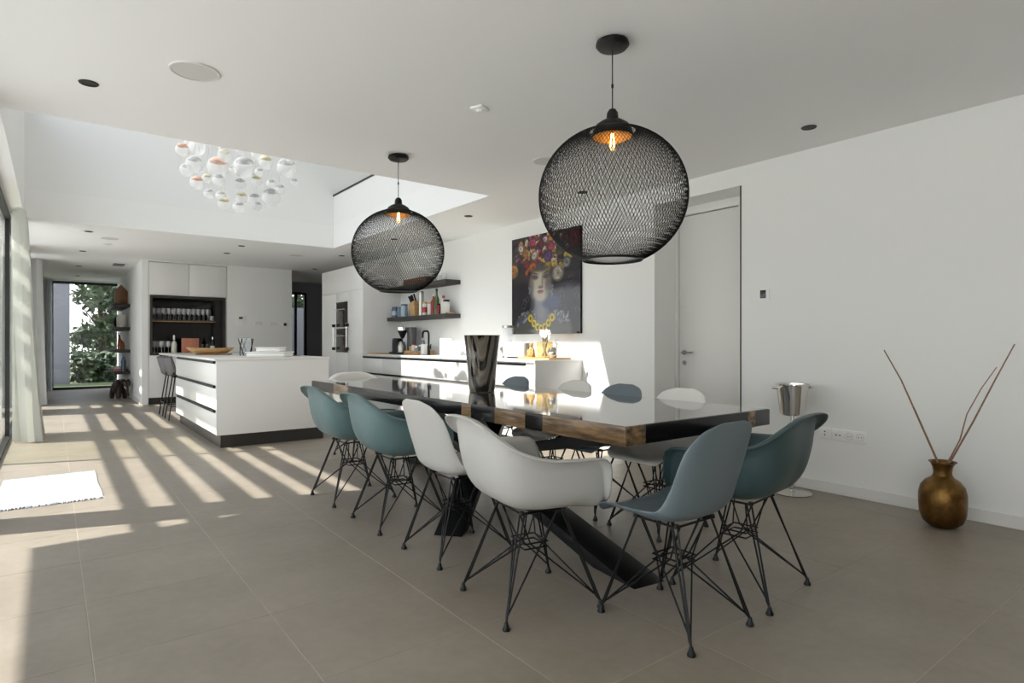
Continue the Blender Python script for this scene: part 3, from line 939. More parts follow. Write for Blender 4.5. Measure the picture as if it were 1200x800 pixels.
for dx in (0.005, 0.078):
    mm = M().lathe([(0.021, 0), (0.029, 0), (0.029, 0.003), (0.021, 0.003)], 20, closed=True)
    mm.v = [(dx + x, -0.0145 + z, y) for x, y, z in mm.v]
    rg = mm.build('socket_ring', MT['trim'], t)
    mm = M()
    for q in (-0.009, 0.009):
        l2 = M().lathe([(0, 0), (0.0035, 0), (0.0035, 0.002), (0, 0.002)], 8)
        b0 = len(mm.v); mm.v += [(dx + q + x, -0.0140 + z, y) for x, y, z in l2.v]; mm.f += [tuple(b0 + i for i in f) for f in l2.f]
    mm.build('pin_holes', MT['hole'], t)

# ------------------------------------------------------------------ ISLAND
isl = thing('kitchen_island', 'white kitchen island with black handle strips and dark plinth', 'kitchen island', (1.357, 6.876, 0))
IW, IL = 1.203, 2.62
M().box(0.02, 0.02, 0.14, IW, IL, 0.925).build('carcass', MT['lacquer'], isl, smooth=0)
M().box(0.0, -0.0, 0.14, IW, 0.02, 0.925).build('end_panel', MT['lacquer'], isl, bevel=0.0015)
M().box(0.05, 0.05, 0.0, IW - 0.05, IL, 0.14).build('plinth', MT['plinth'], isl, smooth=0)
M().box(-0.02, -0.005, 0.925, IW + 0.005, 4.15, 0.95).build('worktop', MT['worktop'], isl, bevel=0.002)
for k in range(3):
    z0 = 0.145 + k * 0.262
    d = M().box(0.0, 0.022, z0, 0.02, IL - 0.01, z0 + 0.222).build('drawer', MT['lacquer'], isl, bevel=0.0015)
    M().box(-0.004, 0.14, z0 + 0.224, 0.02, IL - 0.1, z0 + 0.25).build('handle_strip', MT['black'], d, smooth=0)
M().box(0.55, 3.9, 0.0, 0.65, 4.0, 0.925).build('support_leg', MT['frame'], isl, smooth=0)

def stool(loc, rz, label):
    t = thing('bar_stool', label, 'bar stool', loc, rz, 'bar stools at the island')
    nu, nv = 13, 14
    pts = []
    for j in range(nv):
        s = j / (nv - 1)
        if s < 0.5:
            y, z = 0.19 - 0.72 * s, 0.66 - 0.03 * math.sin(s * 2 * PI / 2)
        else:
            q = (s - 0.5) / 0.5
            y, z = -0.17 - 0.07 * q, 0.64 + 0.26 * q ** 1.1
        w = 0.21 * (1 - 0.25 * max(0, abs(s - 0.5) * 2 - 0.75) / 0.25)
        for i in range(nu):
            u = -1 + 2 * i / (nu - 1)
            lift = (u * u) * (0.06 if s < 0.5 else 0.02)
            fwd = (u * u) * (0.0 if s < 0.5 else 0.09)
            pts.append((w * u, y + fwd, z + lift))
    o = M().grid(pts, nu, nv).build('seat_shell', MT['stoolshell'], t, smooth=70)
    md = o.modifiers.new('s', 'SOLIDIFY'); md.thickness = 0.012; md.offset = 0
    bake(o)
    for sx in (-1, 1):
        for sy in (-1, 1):
            M().tube([(sx * 0.12, sy * 0.1, 0.625), (sx * 0.19, sy * 0.19, 0.0)], 0.009, 8).build('leg', MT['wire'], t)
    fr = [(-0.172, -0.165, 0.2), (0.172, -0.165, 0.2), (0.172, 0.165, 0.2), (-0.172, 0.165, 0.2), (-0.172, -0.165, 0.2)]
    M().tube(fr, 0.007, 6).build('footrest', MT['wire'], t)
    M().box(-0.14, -0.12, 0.61, 0.14, 0.12, 0.625).build('mount_plate', MT['wire'], t)
    return t
s0 = stool((1.50, 9.98, 0), -PI / 2, 'charcoal bar stool at the island, the nearer of two')
dup(s0, (1.50, 10.6, 0), -PI / 2, 'charcoal bar stool at the island, the farther of two')

# on the island
bm2 = []
pts = []
nu = 33
for j, (sc, z) in enumerate(((0.55, 0.0), (0.72, 0.004), (0.9, 0.045), (1.0, 0.075), (0.95, 0.076), (0.82, 0.045), (0.6, 0.018), (0.0, 0.014))):
    for i in range(nu - 1):
        a = 2 * PI * i / (nu - 1)
        e = 1.0 + 0.35 * abs(math.cos(a)) ** 6
        pts.append((0.23 * sc * e * math.cos(a), 0.12 * sc * math.sin(a), z + 0.012 * abs(math.cos(a)) ** 4 * sc))
t = M().grid(pts, nu - 1, 8, wrap_u=True)
t.f.append(tuple(reversed(range(nu - 1))))
bw = t.build('dough_bowl', MT['oak'], loc=(1.70, 9.0, 0.966), smooth=60)
bw.rotation_euler = (0, 0, -0.45)
tag(bw, 'long shallow wooden dough bowl on the island', 'bowl')
o = M().box(-0.2, -0.13, 0, 0.2, 0.13, 0.015).build('chopping_board', MT['walnut'], bevel=0.004, loc=(1.74, 8.95, 0.9505))
o.rotation_euler = (0, 0, -0.45)
tag(o, 'brown chopping board lying under the long bowl on the island', 'board')
t = thing('glass_vase', 'clear glass vase with black crossing lines on the island', 'vase', (1.90, 7.95, 0.951))
M().lathe([(0, 0), (0.06, 0), (0.085, 0.22), (0.082, 0.22), (0.057, 0.008), (0, 0.008)], 24).build('glass_body', MT['tumbler'], t)
for k in range(6):
    a = k * PI / 3
    pts = [((0.0625 + 0.025 * s) * math.cos(a + 0.9 * s * (1 if k % 2 else -1)), (0.0625 + 0.025 * s) * math.sin(a + 0.9 * s * (1 if k % 2 else -1)), 0.005 + 0.21 * s) for s in [i / 8 for i in range(9)]]
    M().tube(pts, 0.006, 6).build('black_line', MT['black'], t)
for k, (w, d, z0, z1, lb, off) in enumerate(((0.44, 0.30, 0.0, 0.06, 'lower and larger white tray of the stack on the island', 0.0), (0.28, 0.20, 0.061, 0.112, 'upper and smaller white tray of the stack on the island', 0.01))):
    tt = thing('white_tray', lb, 'tray', (2.03 + off, 7.35, 0.951 + z0), -0.65, 'white trays on the island')
    M().box(-w / 2, -d / 2, 0, w / 2, d / 2, (z1 - z0) * 0.8).build('base', MT['plastic'], tt, bevel=0.015)
    M().box(-w / 2 - 0.008, -d / 2 - 0.008, (z1 - z0) * 0.8, w / 2 + 0.008, d / 2 + 0.008, z1 - z0).build('rim', MT['plastic'], tt, bevel=0.005)
o = M().box(-0.25, -0.26, 0, 0.25, 0.26, 0.006).build('induction_hob', MT['dark_glass'], bevel=0.002, loc=(2.25, 7.95, 0.9505))
tag(o, 'flat black glass hob set on the island worktop', 'hob')

# ------------------------------------------------------------------ TALL OVEN CABINET
tc_ = thing('oven_cabinet', 'tall white kitchen cabinet with built-in black ovens', 'cabinet', (3.93, 9.07, 0))
TD, TL, TH = XR - 3.93 - 0.001, 1.83, 2.39
cb = M()
cb.box(0.02, 0, 0.1, TD, 0.018, TH); cb.box(0.02, 0.018, 0.1, TD, TL, TH)
cb.build('carcass', MT['lacquer'], tc_, smooth=0)
M().box(0.06, 0.0, 0, TD, TL, 0.1).build('plinth', MT['plinth'], tc_, smooth=0)
def front(y0, y1, z0, z1, name='door', m='lacquer', par=tc_, x0=0.0):
    return M().box(x0, y0 + 0.0015, z0 + 0.0015, 0.02, y1 - 0.0015, z1 - 0.0015).build(name, MT[m], par, bevel=0.0015)
ya, yb = 0.62, 1.14         # oven column between two doors (local Y)
front(0.0, ya, 0.1, 1.98); front(yb, TL, 0.1, 1.98)
front(0.0, TL, 1.98, TH)
front(ya, yb, 0.1, 0.94); front(ya, yb, 1.82, 1.98)
for z0, z1 in ((0.95, 1.36), (1.38, 1.81)):
    ov = M().box(-0.004, ya + 0.02, z0, 0.02, yb - 0.02, z1).build('oven', MT['dark_glass'], tc_, bevel=0.003)
    M().box(-0.008, ya + 0.04, z1 - 0.10, -0.004, yb - 0.04, z1 - 0.02).build('control_panel', MT['black'], ov, smooth=0)
    M().tube([(-0.045, ya + 0.06, z1 - 0.13), (-0.045, yb - 0.06, z1 - 0.13)], 0.008, 8).cbox(-0.025, ya + 0.08, z1 - 0.13, 0.04, 0.014, 0.014).cbox(-0.025, yb - 0.08, z1 - 0.13, 0.04, 0.014, 0.014).build('oven_handle', MT['chrome'], ov)
for y in (ya - 0.04, yb + 0.04):
    M().tube([(-0.04, y, 1.0), (-0.04, y, 1.44)], 0.006, 8).build('door_handle', MT['chrome'], tc_)
    for z in (1.01, 1.41):
        M().cbox(-0.028, y, z, 0.056, 0.03, 0.05).build('handle_foot', MT['black'], tc_, bevel=0.004)

# ------------------------------------------------------------------ KITCHEN COUNTER
kc = thing('kitchen_counter', 'long white kitchen counter with black handle strips along the right wall', 'counter', (3.93, 4.75, 0))
KL = 9.068 - 4.75
M().box(0.02, 0.02, 0.1, 0.669, KL, 0.91).build('carcass', MT['lacquer'], kc, smooth=0)
M().box(0.0, 0.0, 0.1, 0.669, 0.02, 0.91).build('end_panel', MT['lacquer'], kc, bevel=0.0015)
M().box(0.06, 0.03, 0.0, 0.669, KL, 0.1).build('plinth', MT['plinth'], kc, smooth=0)
M().box(-0.01, -0.005, 0.91, 0.669, KL, 0.935).build('worktop', MT['worktop'], kc, bevel=0.002)
ys = [0.02, 0.9, 1.5, 2.7, 3.6, KL]
for a, b in zip(ys, ys[1:]):
    for z0, z1 in ((0.105, 0.38), (0.41, 0.62), (0.65, 0.872)):
        d = M().box(0.0, a + 0.002, z0, 0.02, b - 0.002, z1).build('drawer', MT['lacquer'], kc, bevel=0.0015)
        e0 = a + (0.16 if a < 0.1 else 0.0)
        M().box(-0.004, e0, z1 + 0.002, 0.02, b, z1 + 0.026).build('handle_strip', MT['black'], d, smooth=0)

for z0, lb in ((1.465, 'lower dark wall shelf holding jars and bottles above the counter'), (1.945, 'upper dark wall shelf above the counter')):
    o = M().box(4.35, 7.22, z0, XR - 0.001, 9.068, z0 + 0.06).build('wall_shelf', MT['shelf'], bevel=0.002)
    tag(o, lb, 'shelf', 'dark kitchen wall shelves')

# things on the lower shelf, far to near
ZS = 1.5255
def lathe_obj(name, loc, prof, m, label, cat, group=None, n=18):
    o = M().lathe(prof, n).build(name, MT[m], loc=loc)
    return tag(o, label, cat, group)
def cyl(r, h):
    return [(0, 0), (r, 0), (r, h * 0.96), (r * 0.94, h), (0, h)]
def jar(name, loc, r, h, m, lidm, label, cat='jar', group=None, lab=None):
    t = thing(name, label, cat, loc, 0, group)
    M().lathe([(0, 0), (r, 0), (r, h * 0.8), (r * 0.85, h * 0.86), (0, h * 0.86)], 18).build('jar_body', MT[m], t)
    M().lathe([(0, h * 0.862), (r * 0.9, h * 0.862), (r * 0.9, h), (0, h)], 18).build('lid', MT[lidm], t)
    if lab:
        M().lathe([(r * 1.002, h * 0.2), (r * 1.012, h * 0.2), (r * 1.012, h * 0.6), (r * 1.002, h * 0.6)], 18).build('paper_band', MT[lab], t)
    return t
jar('blue_canister', (4.43, 8.93, ZS), 0.06, 0.17, 'bluejar', 'bluejar', 'dark blue canister at the left end of the lower shelf', 'canister', lab='paleblue')
jar('blue_canister', (4.45, 8.78, ZS), 0.06, 0.165, 'bluejar', 'bluejar', 'second dark blue canister on the lower shelf, right of the first', 'canister')
jar('blue_jar', (4.43, 8.61, ZS), 0.058, 0.20, 'paleblue', 'bluejar', 'pale blue glass jar beside the knife block')
kb = thing('knife_block', 'wooden knife block with black-handled knives on the lower shelf', 'knife block', (4.45, 8.33, ZS), 0)
m = M().prism([(-0.05, -0.11), (0.05, -0.11), (0.05, 0.02), (-0.05, 0.02)], 0, 0.16)
m.v[4:8] = [(-0.05, -0.09, 0.24), (0.05, -0.09, 0.24), (0.05, 0.09, 0.19), (-0.05, 0.09, 0.19)]
m.build('block', MT['oak'], kb, bevel=0.004)
for i, (dx, dy) in enumerate(((-0.03, -0.03), (0.0, -0.02), (0.03, -0.03), (-0.02, 0.04), (0.02, 0.04))):
    M().tube([(dx, dy, 0.20), (dx, dy + 0.09, 0.31 + 0.02 * (i % 3))], 0.013, 6).build('knife_handle', MT['black'], kb)
lathe_obj('pepper_mill', (4.43, 8.06, ZS), [(0, 0), (0.04, 0), (0.04, 0.30), (0.042, 0.31), (0.042, 0.35), (0.03, 0.37), (0, 0.37)], 'steel', 'tall steel mill standing right of the knife block', 'mill')
jar('spice_jar', (4.42, 7.93, ZS), 0.04, 0.20, 'label', 'amber', 'white labelled jar with amber lid beside the tall mill', group='spice jars', lab='red')
jar('spice_jar', (4.44, 7.80, ZS), 0.045, 0.19, 'label', 'amber', 'white labelled jar with amber lid left of the red bottle', group='spice jars')
bottle('red_bottle', (4.43, 7.69, ZS), 'dark red bottle left of the tall green bottle', [(0, 0), (0.042, 0), (0.042, 0.18), (0.016, 0.24), (0.014, 0.29), (0, 0.29)], 'redglass', (('cap', [(0.0145, 0.27), (0.018, 0.27), (0.018, 0.305), (0, 0.305), (0, 0.292), (0.0145, 0.291)], 'label'),))
bottle('oil_bottle', (4.43, 7.60, ZS), 'tall green oil bottle on the lower shelf', [(0, 0), (0.038, 0), (0.038, 0.22), (0.015, 0.28), (0.014, 0.36), (0, 0.36)], 'greenglass', (('cap', [(0.0145, 0.34), (0.017, 0.34), (0.017, 0.375), (0, 0.375), (0, 0.362), (0.0145, 0.361)], 'black'),))
jar('sauce_jar', (4.41, 7.51, ZS), 0.03, 0.15, 'redglass', 'black', 'small red jar right of the green bottle')
bottle('sauce_bottle', (4.45, 7.44, ZS), 'white bottle with red cap on the lower shelf', [(0, 0), (0.04, 0), (0.04, 0.19), (0.018, 0.225), (0.018, 0.23), (0, 0.23)], 'label', (('cap', [(0, 0.231), (0.022, 0.231), (0.02, 0.265), (0, 0.265)], 'red'),))
jar('storage_jar', (4.44, 7.345, ZS), 0.05, 0.20, 'label', 'black', 'white storage jar with black lid near the right end of the lower shelf')
o = M().box(-0.05, -0.03, 0, 0.05, 0.03, 0.018).build('small_board', MT['oak'], bevel=0.004, loc=(4.44, 7.255, ZS)); tag(o, 'small flat wooden board at the right end of the lower shelf', 'board')
# upper shelf
t = thing('wooden_crate', 'open wooden crate standing on the upper shelf behind the far pendant', 'crate', (4.45, 8.15, 2.0055))
M().box(-0.09, -0.36, 0, 0.09, 0.36, 0.012).build('bottom', MT['walnut'], t)
for k in range(2):
    M().box(-0.09, -0.36, 0.014 + k * 0.04, -0.08, 0.36, 0.05 + k * 0.04).build('slat', MT['walnut'], t)
    M().box(0.08, -0.36, 0.014 + k * 0.04, 0.09, 0.36, 0.05 + k * 0.04).build('slat', MT['walnut'], t)
M().box(-0.08, -0.36, 0.012, 0.08, -0.348, 0.09).build('end_board', MT['walnut'], t); M().box(-0.08, 0.348, 0.012, 0.08, 0.36, 0.09).build('end_board', MT['walnut'], t)
for k in range(3):
    tumbler((4.46, 7.70 - 0.13 * k, 2.0055), 'clear glass tumbler on the upper shelf, ' + ['nearest the crate', 'in the middle of three', 'at the right end'][k], 'glasses on the upper shelf', 0.045, 0.10)

# things on the counter
ZC = 0.9355
o = M().box(-0.11, -0.2, 0, 0.11, 0.16, 0.018).build('cutting_board', MT['oak'], bevel=0.004, loc=(4.09, 8.86, ZC)); tag(o, 'light wooden board at the far left end of the counter', 'board')
cf = thing('coffee_machine', 'black filter coffee machine with a steel brew head on the counter', 'coffee machine', (4.38, 8.48, ZC))
M().box(-0.11, -0.19, 0, 0.11, 0.36, 0.03).build('base', MT['black'], cf, bevel=0.006)
M().box(0.02, -0.17, 0.03, 0.11, -0.01, 0.42).build('water_tank', mat('smoky_tank', rgb(88, 88, 90), 0.2), cf, bevel=0.008)
M().lathe([(0.012, 0.24), (0.03, 0.26), (0.075, 0.36), (0.075, 0.37), (0, 0.37), (0, 0.24)], 20, (-0.02, 0.06, 0)).build('filter_cone', MT['black'], cf)
M().lathe([(0, 0.371), (0.085, 0.371), (0.085, 0.42), (0, 0.42)], 20, (-0.02, 0.06, 0)).build('brew_head', MT['chrome'], cf)
M().lathe([(0, 0.031), (0.065, 0.031), (0.068, 0.12), (0.05, 0.18), (0.03, 0.2), (0, 0.2)], 20, (-0.03, 0.06, 0)).build('carafe', MT['steel'], cf)
M().lathe([(0, 0.031), (0.085, 0.031), (0.085, 0.23), (0.07, 0.25), (0, 0.25)], 20, (-0.01, 0.25, 0)).build('thermos_pot', MT['black'], cf)
tr = thing('breakfast_tray', 'wooden tray carrying small jars beside the faucet', 'tray', (4.40, 8.07, ZC))
M().box(-0.15, -0.21, 0, 0.15, 0.21, 0.014).build('base', MT['oak'], tr, bevel=0.003)
for a, b, c, d in ((-0.15, -0.21, -0.14, 0.21), (0.14, -0.21, 0.15, 0.21), (-0.14, -0.21, 0.14, -0.2), (-0.14, 0.2, 0.14, 0.21)):
    M().box(a, b, 0.014, c, d, 0.06).build('rim', MT['oak'], tr, bevel=0.002)
for k, (dx, dy, r, h, mm, lm_, lb) in enumerate(((-0.05, 0.15, 0.04, 0.13, 'amber', 'black', 'amber jar at the left of the wooden tray'), (-0.06, 0.05, 0.038, 0.15, 'label', 'red', 'white jar with red lid on the wooden tray'),
                                                 (-0.06, -0.04, 0.042, 0.11, 'paleblue', 'chrome', 'pale blue jar in the middle of the wooden tray'), (-0.05, -0.14, 0.04, 0.13, 'bluejar', 'plastic', 'blue jar with white lid at the right of the wooden tray'),
                                                 (0.06, 0.0, 0.04, 0.14, 'label', 'black', 'white jar at the back of the wooden tray'))):
    jar('tray_jar', (4.40 + dx, 8.07 + dy, ZC + 0.0145), r, h, mm, lm_, lb, group='jars on the wooden tray')
t = thing('soap_dispenser', 'white soap dispenser with black pump left of the faucet', 'dispenser', (4.33, 7.79, ZC))
M().box(-0.04, -0.04, 0, 0.04, 0.04, 0.16).build('bottle_body', MT['plastic'], t, bevel=0.008)
M().tube([(0, 0, 0.16), (0, 0, 0.2), (-0.03, 0, 0.205)], 0.008, 8).build('pump', MT['black'], t)
fa = thing('kitchen_faucet', 'matte black swan neck faucet on the counter', 'faucet', (4.35, 7.69, ZC))
M().lathe([(0, 0), (0.03, 0), (0.03, 0.008), (0.022, 0.012), (0.022, 0.14), (0, 0.14)], 18).build('body', MT['black'], fa)
neck = [(0, 0, 0.13), (0, 0, 0.30)] + [(0, 0.05 - 0.05 * math.cos(a), 0.30 + 0.05 * math.sin(a)) for a in (0.4, 0.8, 1.2, PI / 2)] + [(0, 0.13, 0.35)] + [(0, 0.13 + 0.05 * math.sin(a), 0.30 + 0.05 * math.cos(a)) for a in (0.4, 0.8, 1.2, PI / 2)] + [(0, 0.18, 0.25)]
M().tube(neck, 0.015, 10).build('spout', MT['black'], fa)
M().tube([(0, -0.02, 0.09), (0, -0.055, 0.09), (0, -0.06, 0.16)], 0.008, 8).lathe([(0, 0.0), (0.018, 0), (0.018, 0.01), (0, 0.01)], 12, (0, -0.04, 0.085)).build('lever', MT['black'], fa)
t = thing('paper_roll', 'white canister with a handle standing in the sun on the counter', 'canister', (4.36, 7.22, ZC))
M().lathe([(0, 0), (0.085, 0), (0.085, 0.235), (0.08, 0.24), (0, 0.24)], 24).build('body', MT['plastic'], t)
M().tube([(0, -0.08, 0.20), (0, -0.14, 0.19), (0, -0.15, 0.12), (0, -0.13, 0.06), (0, -0.08, 0.05)], 0.011, 8).build('handle', MT['plastic'], t)
# right of the big vase
t = thing('blender_jug', 'tall glass blender jug with white base left of the toaster', 'blender', (4.42, 5.86, ZC))
M().lathe([(0, 0), (0.085, 0), (0.08, 0.12), (0.06, 0.17), (0, 0.17)], 22).build('motor_base', MT['plastic'], t)
M().lathe([(0, 0.171), (0.05, 0.171), (0.072, 0.36), (0.068, 0.36), (0.046, 0.18), (0, 0.18)], 22).build('jug', MT['tumbler'], t)
M().lathe([(0, 0.361), (0.076, 0.361), (0.07, 0.39), (0, 0.395)], 22).build('lid', MT['steel'], t)
for k, (y, lb) in enumerate(((6.06, 'small white mug nearest the onyx vase on the counter'), (5.99, 'small white jar between the mug and the blender'))):
    lathe_obj('white_mug', (4.22, y, ZC), cyl(0.035, 0.10 + 0.05 * k), 'plastic', lb, 'mug', 'white mugs on the counter')
lathe_obj('steel_shaker', (4.24, 5.74, ZC), [(0, 0), (0.03, 0), (0.03, 0.1), (0.02, 0.13), (0, 0.135)], 'chrome', 'small steel shaker just left of the toaster', 'shaker')
to = thing('toaster', 'white toaster standing on the counter below the portrait', 'toaster', (4.33, 5.52, ZC))
M().box(-0.085, -0.17, 0.012, 0.085, 0.15, 0.19).build('body', MT['plastic'], to, bevel=0.025, segs=3)
M().box(-0.08, -0.165, 0, 0.08, 0.145, 0.012).build('foot', MT['black'], to)
M().box(-0.05, -0.178, 0.03, 0.05, -0.168, 0.17).build('end_plate', MT['steel'], to, bevel=0.004)
M().box(-0.015, -0.195, 0.11, 0.015, -0.178, 0.13).build('lever', MT['black'], to)
for dx in (-0.03, 0.03):
    M().box(dx - 0.012, -0.13, 0.1895, dx + 0.012, 0.11, 0.192).build('slot', MT['hole'], to)
o = M().box(-0.16, -0.27, 0, 0.16, 0.27, 0.02).build('serving_board', MT['oak'], bevel=0.005, loc=(4.30, 5.045, ZC)); tag(o, 'long wooden board under the vase and figurine at the near end of the counter', 'board')
ZB = ZC + 0.0205
t = thing('amber_figurine', 'small amber glass figurine on the wooden board right of the toaster', 'figurine', (4.28, 5.24, ZB))
M().lathe([(0, 0), (0.055, 0), (0.05, 0.02), (0.035, 0.06), (0.03, 0.09), (0.02, 0.11), (0, 0.112)], 12, (0, 0.0, 0)).build('body', MT['amber'], t)
M().ball((0, 0, 0.135), 0.024).build('head', MT['amber'], t)
M().ball((-0.01, -0.045, 0.05), 0.022, 0.02, 0.05).ball((-0.01, 0.04, 0.045), 0.02, 0.02, 0.04).build('arms', MT['amber'], t)
t = thing('square_vase', 'square clear glass vase holding brown stems and white blossoms', 'vase', (4.28, 5.01, ZB), 0.1)
q = 0.065
for a, b, c, d in ((-q, -q, -q + 0.006, q), (q - 0.006, -q, q, q), (-q + 0.006, -q, q - 0.006, -q + 0.006), (-q + 0.006, q - 0.006, q - 0.006, q)):
    M().box(a, b, 0.006, c, d, 0.17).build('glass_side', MT['amber_pane'], t, smooth=0)
M().box(-q, -q, 0, q, q, 0.006).build('glass_bottom', MT['amber'], t, smooth=0)
fl = thing('orchid_stems', 'white blossoms on brown stems standing in the square vase', 'flowers', (4.28, 5.01, ZB + 0.007))
for k in range(6):
    a = k * 1.1
    M().tube([(0.03 * math.cos(a), 0.03 * math.sin(a), 0.006), (0.01 * math.cos(a + 2), 0.03 * math.sin(a + 2), 0.12), (0.03 * math.cos(a + 3), 0.04 * math.sin(a + 3) - 0.02, 0.2 + 0.008 * k)], 0.006, 6).build('stem', MT['stem'], fl)
rs = random.Random(2)
for k in range(8):
    c = Vector((rs.uniform(-0.03, 0.03), rs.uniform(-0.09, 0.05), rs.uniform(0.215, 0.28)))
    m = M()
    for p in range(5):
        a = 2 * PI * p / 5 + k
        d = Vector((0.25, math.cos(a), math.sin(a))) * 0.022
        m.ball(tuple(c + d), 0.006, 0.018, 0.018, 8, 6)
    m.build('blossom', MT['petal'], fl)
t = thing('silver_pot', 'round silver pot with an upright spoon handle at the near end of the board', 'pot', (4.26, 4.85, ZB))
M().lathe([(0, 0), (0.035, 0), (0.058, 0.03), (0.06, 0.06), (0.045, 0.10), (0.03, 0.11), (0.028, 0.11), (0.042, 0.098), (0.055, 0.06), (0.05, 0.03), (0, 0.008)], 22).build('bowl', MT['chrome'], t)
M().tube([(0.0, -0.02, 0.03), (0.0, -0.055, 0.10), (0.0, -0.065, 0.15)], [0.006, 0.01, 0.006], 8).ball((0, -0.067, 0.165), 0.006, 0.02, 0.035).build('spoon', MT['chrome'], t)

# ------------------------------------------------------------------ PORTRAIT
def paint_portrait(N=150):
    yy, xx = np.mgrid[0:N, 0:N]
    u = (xx + 0.5) / N
    v = (yy + 0.5) / N
    img = np.zeros((N, N, 3)) + np.array([38, 34, 42.0])
    rs = np.random.RandomState(5)
    img += (np.sin(u * 9 + 2 * np.sin(v * 7))[..., None] * 6)
    def el(cx, cy, rx, ry, col, rot=0.0, soft=0.15, alpha=1.0):
        dx, dy = u - cx, v - cy
        c, s = math.cos(rot), math.sin(rot)
        a, b = (dx * c + dy * s) / rx, (-dx * s + dy * c) / ry
        d = np.sqrt(a * a + b * b)
        w = np.clip((1 + soft - d) / (2 * soft), 0, 1) * alpha
        img[:] = img * (1 - w[..., None]) + np.array(col, float) * w[..., None]
    # shoulders, neck
    el(0.45, 0.02, 0.40, 0.20, (128, 128, 122)); el(0.22, 0.05, 0.15, 0.15, (92, 92, 90)); el(0.72, 0.05, 0.17, 0.16, (96, 96, 94))
    for k in range(160):
        a = rs.uniform(0, 1); 
        el(0.10 + 0.75 * a, 0.14 + 0.07 * math.sin(a * PI) + rs.uniform(-0.05, 0.05), rs.uniform(0.008, 0.03), rs.uniform(0.006, 0.016), [(140, 146, 160), (70, 78, 100), (168, 170, 172), (60, 60, 70)][rs.randint(4)], rs.uniform(0, 3), 0.3, 0.7)
    el(0.47, 0.27, 0.105, 0.16, (84, 90, 112)); el(0.47, 0.22, 0.07, 0.10, (120, 122, 128), soft=0.5)
    el(0.62, 0.31, 0.13, 0.07, (52, 64, 104), soft=0.3)
    # hair / dark headdress mass
    el(0.47, 0.68, 0.36, 0.24, (48, 34, 36), soft=0.3)
    pal = [(150, 38, 44), (196, 92, 36), (222, 206, 190), (182, 78, 110), (84, 52, 96), (204, 176, 66), (112, 28, 36), (70, 62, 44), (228, 140, 70), (60, 48, 66), (40, 36, 40), (96, 84, 60)]
    for k in range(330):
        a = rs.uniform(0, 2 * PI); r = rs.uniform(0, 1) ** 0.6
        cx, cy = 0.50 + 0.46 * r * math.cos(a), 0.80 + 0.21 * r * math.sin(a)
        if cy < 0.66 and 0.30 < cx < 0.64:
            continue
        col = pal[rs.randint(len(pal))]
        rad = rs.uniform(0.012, 0.036)
        el(cx, cy, rad, rad * rs.uniform(0.5, 1), col, rs.uniform(0, 3), 0.2, 0.9)
        el(cx + rad * 0.2, cy - rad * 0.15, rad * 0.5, rad * 0.35, tuple(c * 0.55 for c in col), rs.uniform(0, 3), 0.4, 0.7)
    def rose(cx, cy, r, col):
        col = np.array(col) * 0.92
        el(cx, cy, r, r * 0.95, tuple(col * 0.55), 0, 0.12)
        for q in range(16):
            f = 1 - q / 16
            a = q * 2.4 + cx * 20
            el(cx + r * 0.62 * f * math.cos(a), cy + r * 0.58 * f * math.sin(a), r * (0.20 + 0.22 * f), r * (0.12 + 0.15 * f), tuple(np.clip(col * rs.uniform(0.6, 1.12), 0, 255)), a + PI / 2, 0.22, 0.9)
        el(cx, cy, r * 0.14, r * 0.14, tuple(col * 0.45), 0, 0.4)
    rose(0.02, 0.665, 0.085, (214, 150, 86)); rose(0.70, 0.585, 0.085, (206, 196, 176)); rose(0.92, 0.90, 0.095, (140, 30, 48))
    rose(0.34, 0.675, 0.065, (212, 110, 44)); rose(0.55, 0.66, 0.06, (206, 182, 84)); rose(0.33, 0.93, 0.05, (196, 82, 108)); rose(0.60, 0.86, 0.055, (190, 70, 96))
    rose(0.22, 0.84, 0.05, (214, 140, 70)); rose(0.15, 0.89, 0.045, (220, 214, 202)); rose(0.82, 0.68, 0.06, (150, 146, 140)); rose(0.56, 0.77, 0.06, (110, 70, 124)); rose(0.36, 0.79, 0.05, (226, 210, 190))
    rose(0.24, 0.72, 0.05, (150, 36, 40)); rose(0.46, 0.90, 0.045, (120, 36, 46)); rose(0.52, 0.94, 0.035, (222, 176, 190)); rose(0.73, 0.80, 0.05, (90, 80, 58))
    # face
    el(0.45, 0.50, 0.152, 0.165, (146, 138, 124)); el(0.435, 0.49, 0.115, 0.14, (196, 186, 166), soft=0.5); el(0.455, 0.375, 0.06, 0.04, (176, 166, 148), soft=0.4)
    el(0.57, 0.48, 0.05, 0.13, (84, 78, 76), soft=0.5, alpha=0.7); el(0.32, 0.47, 0.03, 0.12, (92, 86, 84), soft=0.5, alpha=0.6)
    el(0.45, 0.655, 0.14, 0.03, (70, 56, 50), soft=0.5, alpha=0.8)
    for ex, rt in ((0.365, -0.1), (0.535, 0.1)):
        el(ex, 0.575, 0.052, 0.028, (96, 84, 82), rt, 0.4, 0.8); el(ex, 0.572, 0.036, 0.014, (24, 20, 24), rt, 0.2); el(ex, 0.572, 0.02, 0.009, (190, 186, 180), rt, 0.3); el(ex, 0.572, 0.010, 0.011, (30, 30, 36), 0, 0.2)
        el(ex, 0.612, 0.05, 0.006, (52, 42, 38), rt * 2.4, 0.4, 0.8)
    el(0.455, 0.53, 0.014, 0.07, (192, 182, 164), soft=0.5); el(0.48, 0.52, 0.012, 0.06, (96, 88, 82), soft=0.6, alpha=0.6); el(0.452, 0.468, 0.034, 0.014, (112, 98, 90), soft=0.5); 
    el(0.45, 0.425, 0.046, 0.014, (116, 66, 60), soft=0.3); el(0.45, 0.413, 0.038, 0.011, (150, 92, 84), soft=0.3); el(0.45, 0.424, 0.046, 0.003, (50, 30, 30), soft=0.3)
